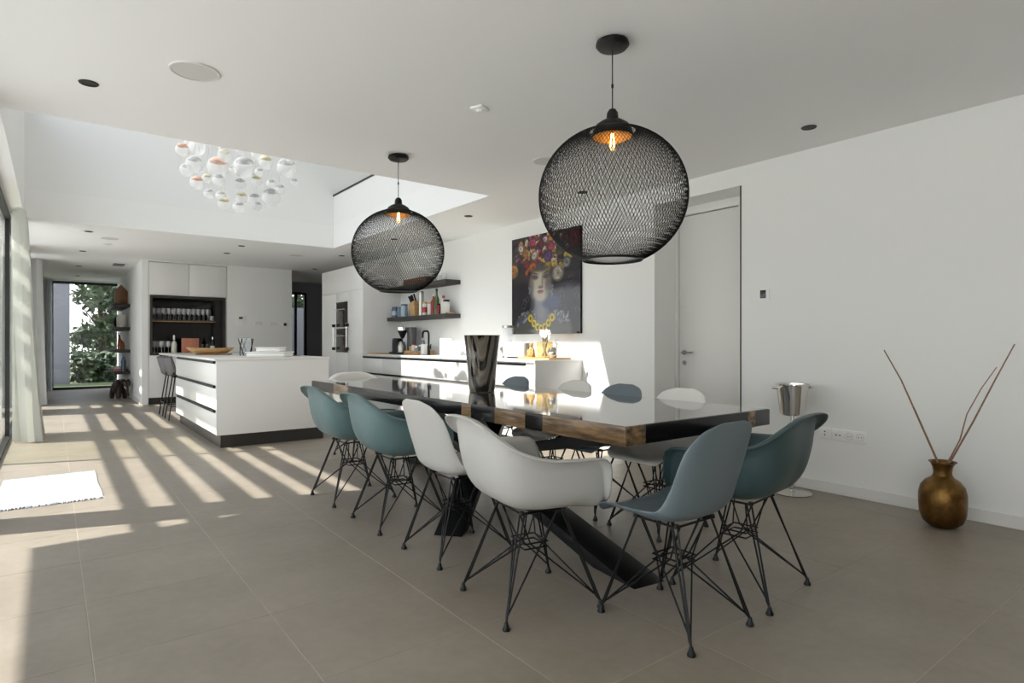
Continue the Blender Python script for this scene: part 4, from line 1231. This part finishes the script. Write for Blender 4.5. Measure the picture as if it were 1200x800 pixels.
    for ex in (0.285, 0.615):
        for q in range(6):
            el(ex + rs.uniform(-0.02, 0.02), 0.43 + rs.uniform(-0.05, 0.05), 0.012, 0.012, (120, 128, 146), 0, 0.3, 0.8)
    # necklace
    for k in range(7):
        a = k / 6
        cx, cy = 0.30 + 0.32 * a, 0.16 - 0.105 * math.sin(a * PI)
        el(cx, cy, 0.042, 0.046, (70, 60, 24), 0, 0.1); el(cx, cy, 0.036, 0.040, (222, 198, 60), 0, 0.1); el(cx, cy, 0.017, 0.020, (104, 90, 30), 0, 0.2)
    for k in range(14):
        cx, cy = rs.choice([rs.uniform(0.02, 0.25), rs.uniform(0.72, 0.98)]), rs.uniform(0.2, 0.55)
        el(cx, cy, 0.03, 0.03, (70, 72, 84), 0, 0.1, 0.8); el(cx, cy, 0.022, 0.022, (34, 32, 40), 0, 0.1)
    return np.clip(img, 0, 255)
PN = 170
img = paint_portrait(PN) * 0.88
pc = thing('portrait_picture', 'glossy portrait of a woman wearing a headdress of flowers and a yellow necklace', 'picture', (XR, 5.365, 1.81))
PWy, PHz = 1.23, 1.18
M().box(-0.028, -PWy / 2, -PHz / 2, -0.002, PWy / 2, PHz / 2).build('panel', MT['black'], pc, smooth=0)
pts = [(-0.0295, PWy / 2 - PWy * i / PN, -PHz / 2 + PHz * j / PN) for j in range(PN + 1) for i in range(PN + 1)]
pm = M().grid(pts, PN + 1, PN + 1)
pme = bpy.data.meshes.new('printed_image')
pme.from_pydata(pm.v, [], pm.f)
ca = pme.color_attributes.new('print', 'BYTE_COLOR', 'CORNER')
cols = np.ones((PN * PN, 4, 4), dtype=np.float32)
s = img.reshape(-1, 3) / 255.0
cols[:, :, :3] = s[:, None, :]
ca.data.foreach_set('color_srgb', cols.reshape(-1))
pmat = bpy.data.materials.new('print_gloss'); pmat.use_nodes = True
an = pmat.node_tree.nodes.new('ShaderNodeVertexColor'); an.layer_name = 'print'
pb = pmat.node_tree.nodes['Principled BSDF']
pmat.node_tree.links.new(an.outputs[0], pb.inputs['Base Color'])
pb.inputs['Roughness'].default_value = 0.06
pme.materials.append(pmat)
po = bpy.data.objects.new('printed_image', pme); COL.objects.link(po); po.parent = pc

# ------------------------------------------------------------------ DINING TABLE
tb = thing('dining_table', 'long dining table with glossy black resin top, wood inlays and crossed black legs', 'table', (2.505, 3.68, 0))
X0, X1, Y0, Y1, ZT0, ZT1 = -0.575, 0.575, -1.95, 1.95, 0.675, 0.76
def top_outline():
    return [(X0, Y0), (X1, Y0), (X1, Y1), (X0, Y1)]
M().prism(top_outline(), ZT0, ZT1).build('resin_top', MT['resin'], tb, bevel=0.006)
def inlay(pts, label=None):
    """live-edge wood cast flush into the resin, a hair proud"""
    M().prism(pts, ZT0 - 0.0008, ZT1 + 0.0003).build('wood_inlay', MT['slab'], tb, bevel=0.003)
def wob(seed, a, b, depth, side):
    """wood piece along a long side between local y a..b, ragged inner edge"""
    rs = random.Random(seed)
    e = 0.0012
    n = 9
    if side == 'L':
        outer = [(X0 - e, a + 0.03), (X0 - e, b - 0.03)]
        inner = [(X0 + depth * (0.55 + 0.45 * math.sin(PI * (0.1 + 0.8 * i / n))) + rs.uniform(-0.02, 0.02), b - (b - a) * i / n) for i in range(n + 1)]
        pts = outer + inner
        return list(reversed(pts))
    outer = [(X1 + e, b - 0.03), (X1 + e, a + 0.03)]
    inner = [(X1 - depth * (0.55 + 0.45 * math.sin(PI * (0.1 + 0.8 * i / n))) + rs.uniform(-0.02, 0.02), a + (b - a) * i / n) for i in range(n + 1)]
    return list(reversed(outer + inner))
e = 0.0012
inlay([(X0 - e, Y0 - e), (X0 + 0.13, Y0 - e), (X0 + 0.125, Y0 + 0.01), (X0 + 0.03, Y0 + 0.02), (X0 + 0.035, Y0 + 0.25), (X0 + 0.03, Y0 + 0.50), (X0 + 0.02, Y0 + 0.56), (X0 - e, Y0 + 0.545)])
inlay(wob(1, Y0 + 0.66, Y0 + 0.98, 0.035, 'L'))
inlay(wob(2, Y0 + 1.16, Y0 + 1.32, 0.035, 'L'))
inlay(wob(4, 1.05, 1.42, 0.035, 'L'))
inlay([(0.36, Y0 - e), (0.43, Y0 - e), (0.42, Y0 + 0.01), (0.37, Y0 + 0.01)])
M().box(X0 + 0.012, Y0 + 0.012, ZT1 - 0.01, X1 - 0.012, Y1 - 0.012, ZT1 + 0.0006).build('polished_panel', MT['tabletop'], tb, smooth=0)
# spider legs: four bars crossing at a hub
hubx, huby = -0.02, -0.22
LEGS = [((-0.30, -1.72, 0.0), (0.14, 1.60, ZT0)), ((-0.64, -0.65, 0.0), (0.50, 0.36, ZT0)), ((0.24, 1.40, 0.0), (-0.30, -1.75, ZT0)), ((0.455, 0.15, 0.0), (-0.52, -0.66, ZT0))]
for a, b in LEGS:
    a, b = Vector(a), Vector(b)
    d = (b - a)
    a2 = a + d * 0.0; b2 = b
    m = M()
    hz = d.normalized()
    side = Vector((0, 0, 1)).cross(d).normalized()
    w, th = (0.19 if abs(d.y) > 2 else (0.17 if d.x > 0 else 0.11)), 0.06
    # sheared so the ends sit flat on floor and top
    dh = Vector((d.x, d.y, 0)).normalized()
    ext = th / 2 * d.length / max(d.z, 0.01)
    ext = min(ext, 0.16)
    s0 = len(m.v)
    for p in (a, b):
        for i, j in ((-1, -1), (1, -1), (1, 1), (-1, 1)):
            m.v.append(tuple(p + side * (i * w / 2) + dh * (j * ext)))
    m.f += [tuple(s0 + i for i in q) for q in ((3, 2, 1, 0), (4, 5, 6, 7), (0, 1, 5, 4), (1, 2, 6, 5), (2, 3, 7, 6), (3, 0, 4, 7))]
    m.build('leg', MT['black'], tb, bevel=0.003)
vz = thing('onyx_vase', 'tall smoky onyx vase with dark swirls standing on the dining table', 'vase', (2.478, 3.60, 0.762), -0.6)
M().lathe([(0, 0.006), (0.09, 0.006), (0.096, 0.03), (0.104, 0.15), (0.117, 0.28), (0.13, 0.402), (0.134, 0.408), (0.130, 0.41), (0.122, 0.402), (0.10, 0.2), (0.085, 0.03), (0, 0.03)], 40).build('vase_body', MT['onyx'], vz)
M().lathe([(0, 0), (0.092, 0), (0.095, 0.006), (0, 0.006)], 40).build('foot_rim', MT['chrome'], vz)

# ------------------------------------------------------------------ SHELL CHAIRS
def catmull(keys, x):
    xs = [k[0] for k in keys]
    i = max(0, min(len(xs) - 2, next((q for q in range(len(xs) - 1) if xs[q + 1] >= x), len(xs) - 2)))
    t = (x - xs[i]) / (xs[i + 1] - xs[i])
    out = []
    for c in range(1, len(keys[0])):
        p1, p2 = keys[i][c], keys[i + 1][c]
        p0 = keys[i - 1][c] if i > 0 else p1
        p3 = keys[i + 2][c] if i + 2 < len(keys) else p2
        out.append(0.5 * (2 * p1 + (p2 - p0) * t + (2 * p0 - 5 * p1 + 4 * p2 - p3) * t * t + (3 * p1 - p0 - 3 * p2 + p3) * t ** 3))
    return out

def side_shell():
    """moulded side shell: seat and waisted back in one sweep (front = +y)"""
    prof = [(0.0, 0.232, 0.418), (0.05, 0.222, 0.436), (0.16, 0.16, 0.447), (0.30, 0.05, 0.436), (0.42, -0.06, 0.430), (0.50, -0.125, 0.440), (0.57, -0.165, 0.48),
            (0.66, -0.192, 0.555), (0.78, -0.222, 0.655), (0.90, -0.252, 0.755), (0.97, -0.268, 0.81), (1.0, -0.274, 0.828)]
    wid = [(0.0, 0.165), (0.05, 0.205), (0.16, 0.228), (0.30, 0.235), (0.42, 0.235), (0.50, 0.232), (0.57, 0.225), (0.66, 0.212), (0.78, 0.208), (0.88, 0.192), (0.95, 0.155), (0.985, 0.105), (1.0, 0.06)]
    cur = [(0.0, 0.0), (0.1, 0.022), (0.3, 0.045), (0.45, 0.06), (0.57, 0.062), (0.7, 0.05), (0.85, 0.04), (0.94, 0.018), (1.0, 0.0)]
    nu, nv = 19, 34
    pts = []
    for j in range(nv):
        s = j / (nv - 1)
        y, z = catmull(prof, s)
        y2, z2 = catmull(prof, min(1, s + 0.01)); y1, z1 = catmull(prof, max(0, s - 0.01))
        ty, tz = y2 - y1, z2 - z1
        L = math.hypot(ty, tz)
        ny, nz = tz / L, -ty / L          # points up on the seat, forward on the back
        w = catmull(wid, s)[0]; c = catmull(cur, s)[0]
        for i in range(nu):
            u = -1 + 2 * i / (nu - 1)
            k = c * abs(u) ** 2.4
            pts.append((w * math.sin(u * 1.35) / math.sin(1.35), y + ny * k, z + nz * k))
    o = M().grid(pts, nu, nv).build('tmp', MT['pale'], smooth=0)
    md = o.modifiers.new('s', 'SOLIDIFY'); md.thickness = 0.006; md.offset = 0
    md = o.modifiers.new('u', 'SUBSURF'); md.levels = 1; md.render_levels = 1
    bake(o); me = o.data; bpy.data.objects.remove(o)
    return me

def arm_shell():
    """moulded tub armchair shell (front = +y) laid out by angle from the back (0) to the seat front (180)"""
    rim = [(0, 0, -0.285, 0.800), (20, 0.118, -0.282, 0.790), (37, 0.205, -0.252, 0.748), (54, 0.256, -0.180, 0.684), (74, 0.274, -0.075, 0.648), (94, 0.279, 0.03, 0.640), (108, 0.281, 0.11, 0.637),
           (117, 0.280, 0.165, 0.628), (125, 0.272, 0.194, 0.585), (131, 0.262, 0.207, 0.525), (138, 0.246, 0.218, 0.468), (148, 0.205, 0.232, 0.440), (165, 0.105, 0.246, 0.427), (180, 0, 0.250, 0.422)]
    base = [(0, 0, -0.150), (20, 0.072, -0.152), (37, 0.132, -0.138), (54, 0.170, -0.10), (74, 0.190, -0.035), (94, 0.200, 0.035), (110, 0.204, 0.085), (121, 0.204, 0.12), (130, 0.198, 0.145), (140, 0.180, 0.165), (151, 0.146, 0.182), (165, 0.080, 0.195), (180, 0, 0.198)]
    flare = [(0, 0.7), (25, 0.95), (54, 1.0), (110, 0.9), (125, 0.75), (140, 0.4), (155, 0.2), (180, 0.15)]
    nphi, ns = 72, 14
    cols = []
    for q in range(nphi):
        ph = 360.0 * q / nphi
        sg_ = 1 if ph <= 180 else -1
        a = ph if ph <= 180 else 360 - ph
        rx, ry, rz = catmull(rim, a); bx, by = catmull(base, a); fl_ = catmull(flare, a)[0]
        R = Vector((rx, ry, rz)); B = Vector((bx, by, 0.432)); C0 = Vector((0, 0.02, 0.428))
        P1 = Vector((C0.x + (B.x - C0.x) * 1.28, C0.y + (B.y - C0.y) * 1.28, 0.422))
        P2 = Vector((B.x + (R.x - B.x) * 0.82, B.y + (R.y - B.y) * 0.82, 0.432 + (R.z - 0.432) * 0.12))
        out = Vector((rx, ry - 0.0, 0)); out.normalize()
        col = []
        for i in range(1, ns + 1):
            t = i / ns
            p = C0 * (1 - t) ** 3 + P1 * (3 * t * (1 - t) ** 2) + P2 * (3 * t * t * (1 - t)) + R * t ** 3
            col.append(p)
        for q_, z_ in ((0.006, 0.008), (0.016, 0.014), (0.030, 0.018), (0.045, 0.018), (0.056, 0.014)):
            col.append(R + out * q_ * fl_ + Vector((0, 0, z_ * fl_)))
        cols.append([(sg_ * p.x, p.y, p.z) for p in col])
    m = M()
    n2 = len(cols[0])
    m.v.append((0, 0.02, 0.428))
    for c in cols:
        m.v += c
    for q in range(nphi):
        q2 = (q + 1) % nphi
        m.f.append((0, 1 + q * n2, 1 + q2 * n2))
        for i in range(n2 - 1):
            m.f.append((1 + q * n2 + i, 1 + q * n2 + i + 1, 1 + q2 * n2 + i + 1, 1 + q2 * n2 + i))
    o = m.build('tmp', MT['pale'], smooth=0)
    md = o.modifiers.new('s', 'SOLIDIFY'); md.thickness = 0.006; md.offset = 0
    bake(o); me = o.data; bpy.data.objects.remove(o)
    return me
SHELL = {'side': side_shell(), 'arm': arm_shell()}

def wire_base(t, wx, wyf, wyr, ztop):
    """Eiffel wire base: each leg is a mesh of its own, with a foot glide"""
    for sx in (-1, 1):
        for sy in (-1, 1):
            fy = wyf if sy > 0 else -wyr
            f = Vector((sx * wx, fy, 0.028))
            m = M()
            top = Vector((sx * 0.115, sy * 0.095, ztop))
            d = Vector((-sy, sx, 0)).normalized() * 0.008
            ins = Vector((-sx * 0.012, -sy * 0.012, 0.02))
            m.tube([tuple(f), tuple(top + d)], 0.0042, 6)
            m.tube([tuple(f), tuple(f + ins - d * 0.6), tuple(top - d * 1.6)], 0.0042, 6)
            # braces run through the middle ring and up to the opposite mounts
            m.tube([tuple(f), tuple(f + ins), (-sx * 0.045, sy * 0.055, 0.262), (-sx * 0.112, sy * 0.075, ztop)], 0.0038, 6)
            m.tube([tuple(f), tuple(f + ins), (sx * 0.062, -sy * 0.030, 0.262), (sx * 0.085, -sy * 0.095, ztop)], 0.0038, 6)
            lg = m.build('leg', MT['wire'], t)
            M().lathe([(0, 0), (0.015, 0), (0.016, 0.006), (0.010, 0.018), (0.007, 0.032), (0, 0.033)], 12, (f.x, f.y, 0)).build('foot_glide', MT['black'], lg)
    m = M()
    a, b, z = 0.062, 0.056, 0.262
    for dz in (0.0, -0.022):
        m.tube([(-a, -b, z + dz), (a, -b, z + dz), (a, b, z + dz), (-a, b, z + dz), (-a, -b, z + dz)], 0.0038, 6)
    m.build('cross_frame', MT['wire'], t)
    m = M()
    m.tube([(-0.125, 0.10, ztop), (0.125, 0.10, ztop)], 0.005, 6).tube([(-0.125, -0.10, ztop), (0.125, -0.10, ztop)], 0.005, 6)
    m.tube([(-0.115, 0.10, ztop), (-0.115, -0.10, ztop)], 0.005, 6).tube([(0.115, 0.10, ztop), (0.115, -0.10, ztop)], 0.005, 6)
    for sx in (-1, 1):
        for sy in (-1, 1):
            m.lathe([(0, 0), (0.012, 0), (0.010, 0.014), (0, 0.014)], 10, (sx * 0.115, sy * 0.10, ztop - 0.002))
    m.build('seat_mount', MT['wire'], t)

def chair(kind, material, x, y, face, label):
    """face = direction angle (radians) the sitter looks; shells look along +y"""
    t = thing('shell_chair', label, 'chair', (x, y, 0), face - PI / 2, 'shell chairs round the dining table')
    me = SHELL[kind].copy()
    me.materials.clear(); me.materials.append(material)
    o = bpy.data.objects.new('seat_shell', me); COL.objects.link(o); o.parent = t
    if kind == 'side':
        wire_base(t, 0.19, 0.222, 0.222, 0.414)
    else:
        wire_base(t, 0.215, 0.225, 0.222, 0.410)
    return t
R_ = math.radians
chair('arm', MT['teal'], 1.735, 4.18, R_(0), 'teal armchair at the left long side, farthest from the camera')
chair('arm', MT['teal'], 1.735, 3.44, R_(-2), 'teal armchair at the left long side, second from the far end')
chair('side', MT['pale'], 1.735, 2.755, R_(0), 'pale grey armless chair at the left long side between teal and pale armchairs')
chair('arm', MT['pale'], 1.655, 2.04, R_(-10), 'pale grey armchair at the near left corner of the table')
chair('side', MT['slate'], 2.0, 1.535, R_(90), 'slate blue armless chair at the near end of the table, front of the picture')
chair('arm', MT['teal_dark'], 2.525, 1.565, R_(97.5), 'dark teal armchair at the near end, behind the slate blue chair')
chair('side', MT['white_shell'], 2.93, 2.37, R_(180), 'white armless chair at the right long side, nearest the door')
chair('side', MT['slate'], 2.93, 2.87, R_(180), 'slate blue chair at the right long side beside the white one nearest the door')
chair('side', MT['white_shell'], 2.94, 3.355, R_(180), 'white chair at the right long side between two slate blue chairs')
chair('side', MT['slate'], 2.93, 4.08, R_(180), 'slate blue chair at the right long side just right of the onyx vase')
chair('arm', MT['white_shell'], 2.45, 5.62, R_(-90), 'cream armchair at the far end of the table')

# ------------------------------------------------------------------ RIGHT SIDE OBJECTS
bv = thing('brass_vase', 'hammered brass floor vase by the right wall', 'vase', (4.29, 1.306, 0))
M().lathe([(0, 0.002), (0.055, 0.002), (0.07, 0.008), (0.103, 0.036), (0.120, 0.085), (0.125, 0.15), (0.124, 0.205), (0.113, 0.25), (0.088, 0.283), (0.062, 0.300), (0.050, 0.312), (0.048, 0.335), (0.053, 0.365), (0.064, 0.389), (0.073, 0.394), (0.073, 0.399),
           (0.060, 0.396), (0.047, 0.367), (0.043, 0.335), (0.043, 0.315), (0, 0.305)], 40).build('vase_body', MT['brass'], bv)
M().lathe([(0.0515, 0.306), (0.055, 0.311), (0.0515, 0.316)], 36, closed=True).build('neck_band', MT['brass'], bv)
tw = thing('dry_twigs', 'three bare dry twigs standing in the brass floor vase', 'twigs', (4.29, 1.306, 0))
def twig(pts, r0):
    M().tube(pts, [r0 * (1 - 0.55 * i / (len(pts) - 1)) for i in range(len(pts))], 6).build('twig', MT['stick'], tw)
twig([(-0.012, 0.010, 0.32), (-0.024, 0.02, 0.40), (-0.103, 0.1, 0.672), (-0.159, 0.168, 0.89), (-0.22, 0.24, 1.073)], 0.0075)
twig([(0.018, -0.012, 0.32), (0.028, -0.020, 0.375), (0.043, -0.034, 0.41), (0.093, -0.125, 0.639), (0.149, -0.219, 0.897), (0.204, -0.298, 1.11)], 0.0075)
twig([(0.024, 0.004, 0.32), (0.036, -0.012, 0.385), (0.050, -0.026, 0.42), (0.056, -0.072, 0.533), (0.065, -0.104, 0.69), (0.097, -0.166, 0.846), (0.145, -0.228, 0.974)], 0.0055)
bk = thing('wine_cooler', 'polished steel wine cooler bucket on a stand by the right wall', 'wine cooler', (4.36, 2.275, 0))
M().lathe([(0, 0.0), (0.13, 0.0), (0.135, 0.008), (0.12, 0.016), (0.02, 0.022), (0.014, 0.03), (0.013, 0.58), (0, 0.58)], 32).build('stand', MT['chrome'], bk)
M().lathe([(0, 0.581), (0.075, 0.581), (0.085, 0.59), (0.112, 0.80), (0.118, 0.805), (0.118, 0.815), (0.108, 0.812), (0.08, 0.60), (0, 0.595)], 40).build('bucket', MT['chrome'], bk)
for sg_ in (1, -1):
    hx = Vector((0.93, -0.37, 0)) * sg_
    m = M()
    m.tube([tuple(hx * 0.108 + Vector((0, 0, 0.785))), tuple(hx * 0.145 + Vector((0, 0, 0.785)))], 0.008, 8)
    pr = Vector((hx.y, -hx.x, 0))
    m.tube([tuple(hx * 0.145 - pr * 0.035 + Vector((0, 0, 0.785))), tuple(hx * 0.145 + pr * 0.035 + Vector((0, 0, 0.785)))], 0.011, 8)
    m.build('handle', MT['chrome'], bk)

# ------------------------------------------------------------------ RUG
rg = thing('white_rug', 'white woven cotton rug lying in the sun by the glass wall', 'rug', (-0.02, 5.785, 0))
nu, nv = 32, 50
rs = random.Random(8)
pts = []
for j in range(nv):
    for i in range(nu):
        u, v = i / (nu - 1), j / (nv - 1)
        ed = min(u, 1 - u, v, 1 - v)
        pts.append((-0.305 + 0.61 * u + rs.uniform(-0.001, 0.001) + 0.004 * math.sin(v * 9), -0.56 + 1.12 * v + rs.uniform(-0.0015, 0.0015), 0.006 + min(1, ed * 14) * (0.006 + rs.uniform(0, 0.005))))
M().grid(pts, nu, nv).build('woven_field', MT['rug'], rg, smooth=180)
fr = M()
for k in range(70):
    u = k / 69
    for v, sgn in ((-0.56, -1), (0.56, 1)):
        x = -0.305 + 0.61 * u
        fr.tube([(x, v - sgn * 0.01, 0.008), (x + rs.uniform(-0.01, 0.01), v + sgn * rs.uniform(0.015, 0.03), 0.003)], 0.003, 4)
fr.build('fringe', MT['rug'], rg, kind='stuff')

# ------------------------------------------------------------------ FAR ROOM: shelves, figures
zs = {}
for z, lb in ((1.84, 'topmost of the four dark shelves in the far room'), (1.37, 'second from top of the four dark shelves in the far room'),
              (0.91, 'third from top of the four dark shelves in the far room'), (0.47, 'lowest of the four dark shelves in the far room')):
    o = M().box(0.98, 14.5, z, 1.249, 16.5, z + 0.06).build('display_shelf', MT['shelf'], bevel=0.002)
    tag(o, lb, 'shelf', 'dark display shelves in the far room')
t = thing('wooden_house_box', 'tall wooden board with a pointed top on the topmost far-room shelf', 'decoration', (1.115, 14.8, 1.9005), PI / 2)
m = M(); m.v = [(-0.02, -0.115, 0), (0.02, -0.115, 0), (0.02, 0.115, 0), (-0.02, 0.115, 0), (-0.02, -0.115, 0.28), (0.02, -0.115, 0.28), (0.02, 0.115, 0.28), (-0.02, 0.115, 0.28), (-0.02, 0, 0.42), (0.02, 0, 0.42)]
m.f = [(0, 3, 2, 1), (0, 1, 5, 4), (2, 3, 7, 6), (0, 4, 8, 7, 3), (1, 2, 6, 9, 5), (4, 5, 9, 8), (6, 7, 8, 9)]
m.build('board', MT['walnut'], t, bevel=0.004)
M().box(-0.06, -0.12, 0, -0.0205, 0.12, 0.02).box(0.0205, -0.12, 0, 0.06, 0.12, 0.02).build('foot', MT['walnut'], t)
lathe_obj('beige_jar', (1.13, 14.85, 1.4305), [(0, 0), (0.09, 0), (0.095, 0.2), (0.08, 0.26), (0.07, 0.26), (0.085, 0.2), (0.08, 0.01), (0, 0.01)], 'label', 'beige jar on the second far-room shelf', 'jar')
lathe_obj('black_vase', (1.11, 15.35, 1.4305), [(0, 0), (0.07, 0), (0.11, 0.1), (0.09, 0.2), (0.05, 0.25), (0.05, 0.27), (0.04, 0.27), (0, 0.2)], 'black', 'round black vase on the second far-room shelf, behind the beige jar', 'vase')
lathe_obj('small_white_bowl', (1.12, 14.6, 1.4305), [(0, 0), (0.03, 0), (0.05, 0.03), (0.045, 0.03), (0.02, 0.006), (0, 0.006)], 'plastic', 'small white bowl at the near end of the second far-room shelf', 'bowl')
def book(y, w, h, d, m, label, z=0.9705):
    o = M().box(-d / 2, 0, 0, d / 2, w, h).build('book', MT[m], bevel=0.003, loc=(1.13, y, z)); tag(o, label, 'book')
o = M().box(-0.12, -0.17, 0, 0.12, 0.17, 0.045).build('book', MT['copper_board'], bevel=0.003, loc=(1.11, 14.85, 0.5305)); tag(o, 'orange book lying on the lowest far-room shelf, bottom of the pile', 'book', 'books on the lowest far-room shelf')
o = M().box(-0.115, -0.165, 0, 0.115, 0.165, 0.045).build('book', MT['label'], bevel=0.003, loc=(1.115, 14.86, 0.576)); tag(o, 'pale book lying on top of the orange book on the lowest far-room shelf', 'book', 'books on the lowest far-room shelf')
lathe_obj('blue_vase', (1.14, 14.58, 0.5305), [(0, 0), (0.04, 0), (0.045, 0.2), (0.025, 0.28), (0.025, 0.3), (0, 0.3)], 'bluejar', 'slim blue vase at the near end of the lowest far-room shelf', 'vase')

def skin_figure(name, pts, edges, radii, m, parent, root=0, lv=2):
    me = bpy.data.meshes.new(name); me.from_pydata(pts, edges, [])
    o = bpy.data.objects.new(name, me); COL.objects.link(o)
    o.modifiers.new('skin', 'SKIN'); ss = o.modifiers.new('sub', 'SUBSURF'); ss.levels = lv; ss.render_levels = lv
    if not me.skin_vertices:
        me.skin_vertices
    lay = o.data.skin_vertices[0].data if o.data.skin_vertices else None
    if lay is None:
        bpy.context.view_layer.objects.active = o
        bpy.ops.object.modifier_remove(modifier='skin'); bpy.ops.object.modifier_add(type='SKIN')
        lay = o.data.skin_vertices[0].data
        o.modifiers.move(1, 0)
    for i, r in enumerate(radii):
        rr = r if isinstance(r, tuple) else (r, r)
        lay[i].radius = rr
        lay[i].use_root = (i == root)
    bake(o)
    o.data.materials.clear(); o.data.materials.append(m)
    o.parent = parent
    return o

# terracotta long-necked animal on the third shelf (local +y forward)
t = thing('animal_figurine', 'terracotta long-necked animal figurine on the third far-room shelf', 'figurine', (1.12, 14.9, 0.9705), PI / 2 * 0.1)
P_ = [(0, -0.07, 0.14), (0, 0.07, 0.15), (0, 0.11, 0.22), (0, 0.13, 0.30), (0, 0.19, 0.30),
      (-0.03, 0.08, 0.08), (-0.03, 0.08, 0.0), (0.03, 0.08, 0.08), (0.03, 0.08, 0.0),
      (-0.03, -0.08, 0.08), (-0.03, -0.075, 0.0), (0.03, -0.08, 0.08), (0.03, -0.075, 0.0), (0, -0.12, 0.10), (0, -0.125, 0.05)]
E_ = [(0, 1), (1, 2), (2, 3), (3, 4), (1, 5), (5, 6), (1, 7), (7, 8), (0, 9), (9, 10), (0, 11), (11, 12), (0, 13), (13, 14)]
R2 = [0.045, 0.048, 0.028, 0.022, 0.014, 0.018, 0.014, 0.018, 0.014, 0.02, 0.014, 0.02, 0.014, 0.008, 0.006]
bd = skin_figure('body', P_, E_, R2, MT['pottery'], t)
M().ball((-0.022, 0.125, 0.335), 0.008, 0.006, 0.02).ball((0.022, 0.125, 0.335), 0.008, 0.006, 0.02).build('ears', MT['pottery'], t)

# dark carved elephant on the floor (local +y forward)
t = thing('elephant_figurine', 'dark carved wooden elephant standing on the floor below the far-room shelves', 'figurine', (1.03, 14.15, 0), R_(205))
P_ = [(0, -0.10, 0.27), (0, 0.06, 0.28), (0, 0.16, 0.33), (0, 0.22, 0.33), (0, 0.265, 0.25), (0, 0.275, 0.16), (0, 0.30, 0.09), (0, 0.34, 0.09),
      (-0.065, 0.08, 0.15), (-0.065, 0.085, 0.0), (0.065, 0.08, 0.15), (0.065, 0.10, 0.0),
      (-0.065, -0.12, 0.15), (-0.065, -0.11, 0.0), (0.065, -0.12, 0.15), (0.065, -0.13, 0.0), (0, -0.20, 0.25), (0, -0.215, 0.14)]
E_ = [(0, 1), (1, 2), (2, 3), (3, 4), (4, 5), (5, 6), (6, 7), (1, 8), (8, 9), (1, 10), (10, 11), (0, 12), (12, 13), (0, 14), (14, 15), (0, 16), (16, 17)]
R2 = [0.115, 0.115, 0.075, 0.07, 0.036, 0.026, 0.02, 0.015, 0.048, 0.042, 0.048, 0.042, 0.052, 0.042, 0.052, 0.042, 0.012, 0.008]
skin_figure('body', P_, E_, R2, MT['animal'], t)
for sx in (-1, 1):
    M().ball((sx * 0.10, 0.14, 0.31), 0.045, 0.022, 0.085, 12, 8).build('ear', MT['animal'], t)
    M().tube([(sx * 0.035, 0.25, 0.26), (sx * 0.045, 0.30, 0.22), (sx * 0.045, 0.34, 0.225)], [0.011, 0.009, 0.003], 8).build('tusk', MT['label'], t)
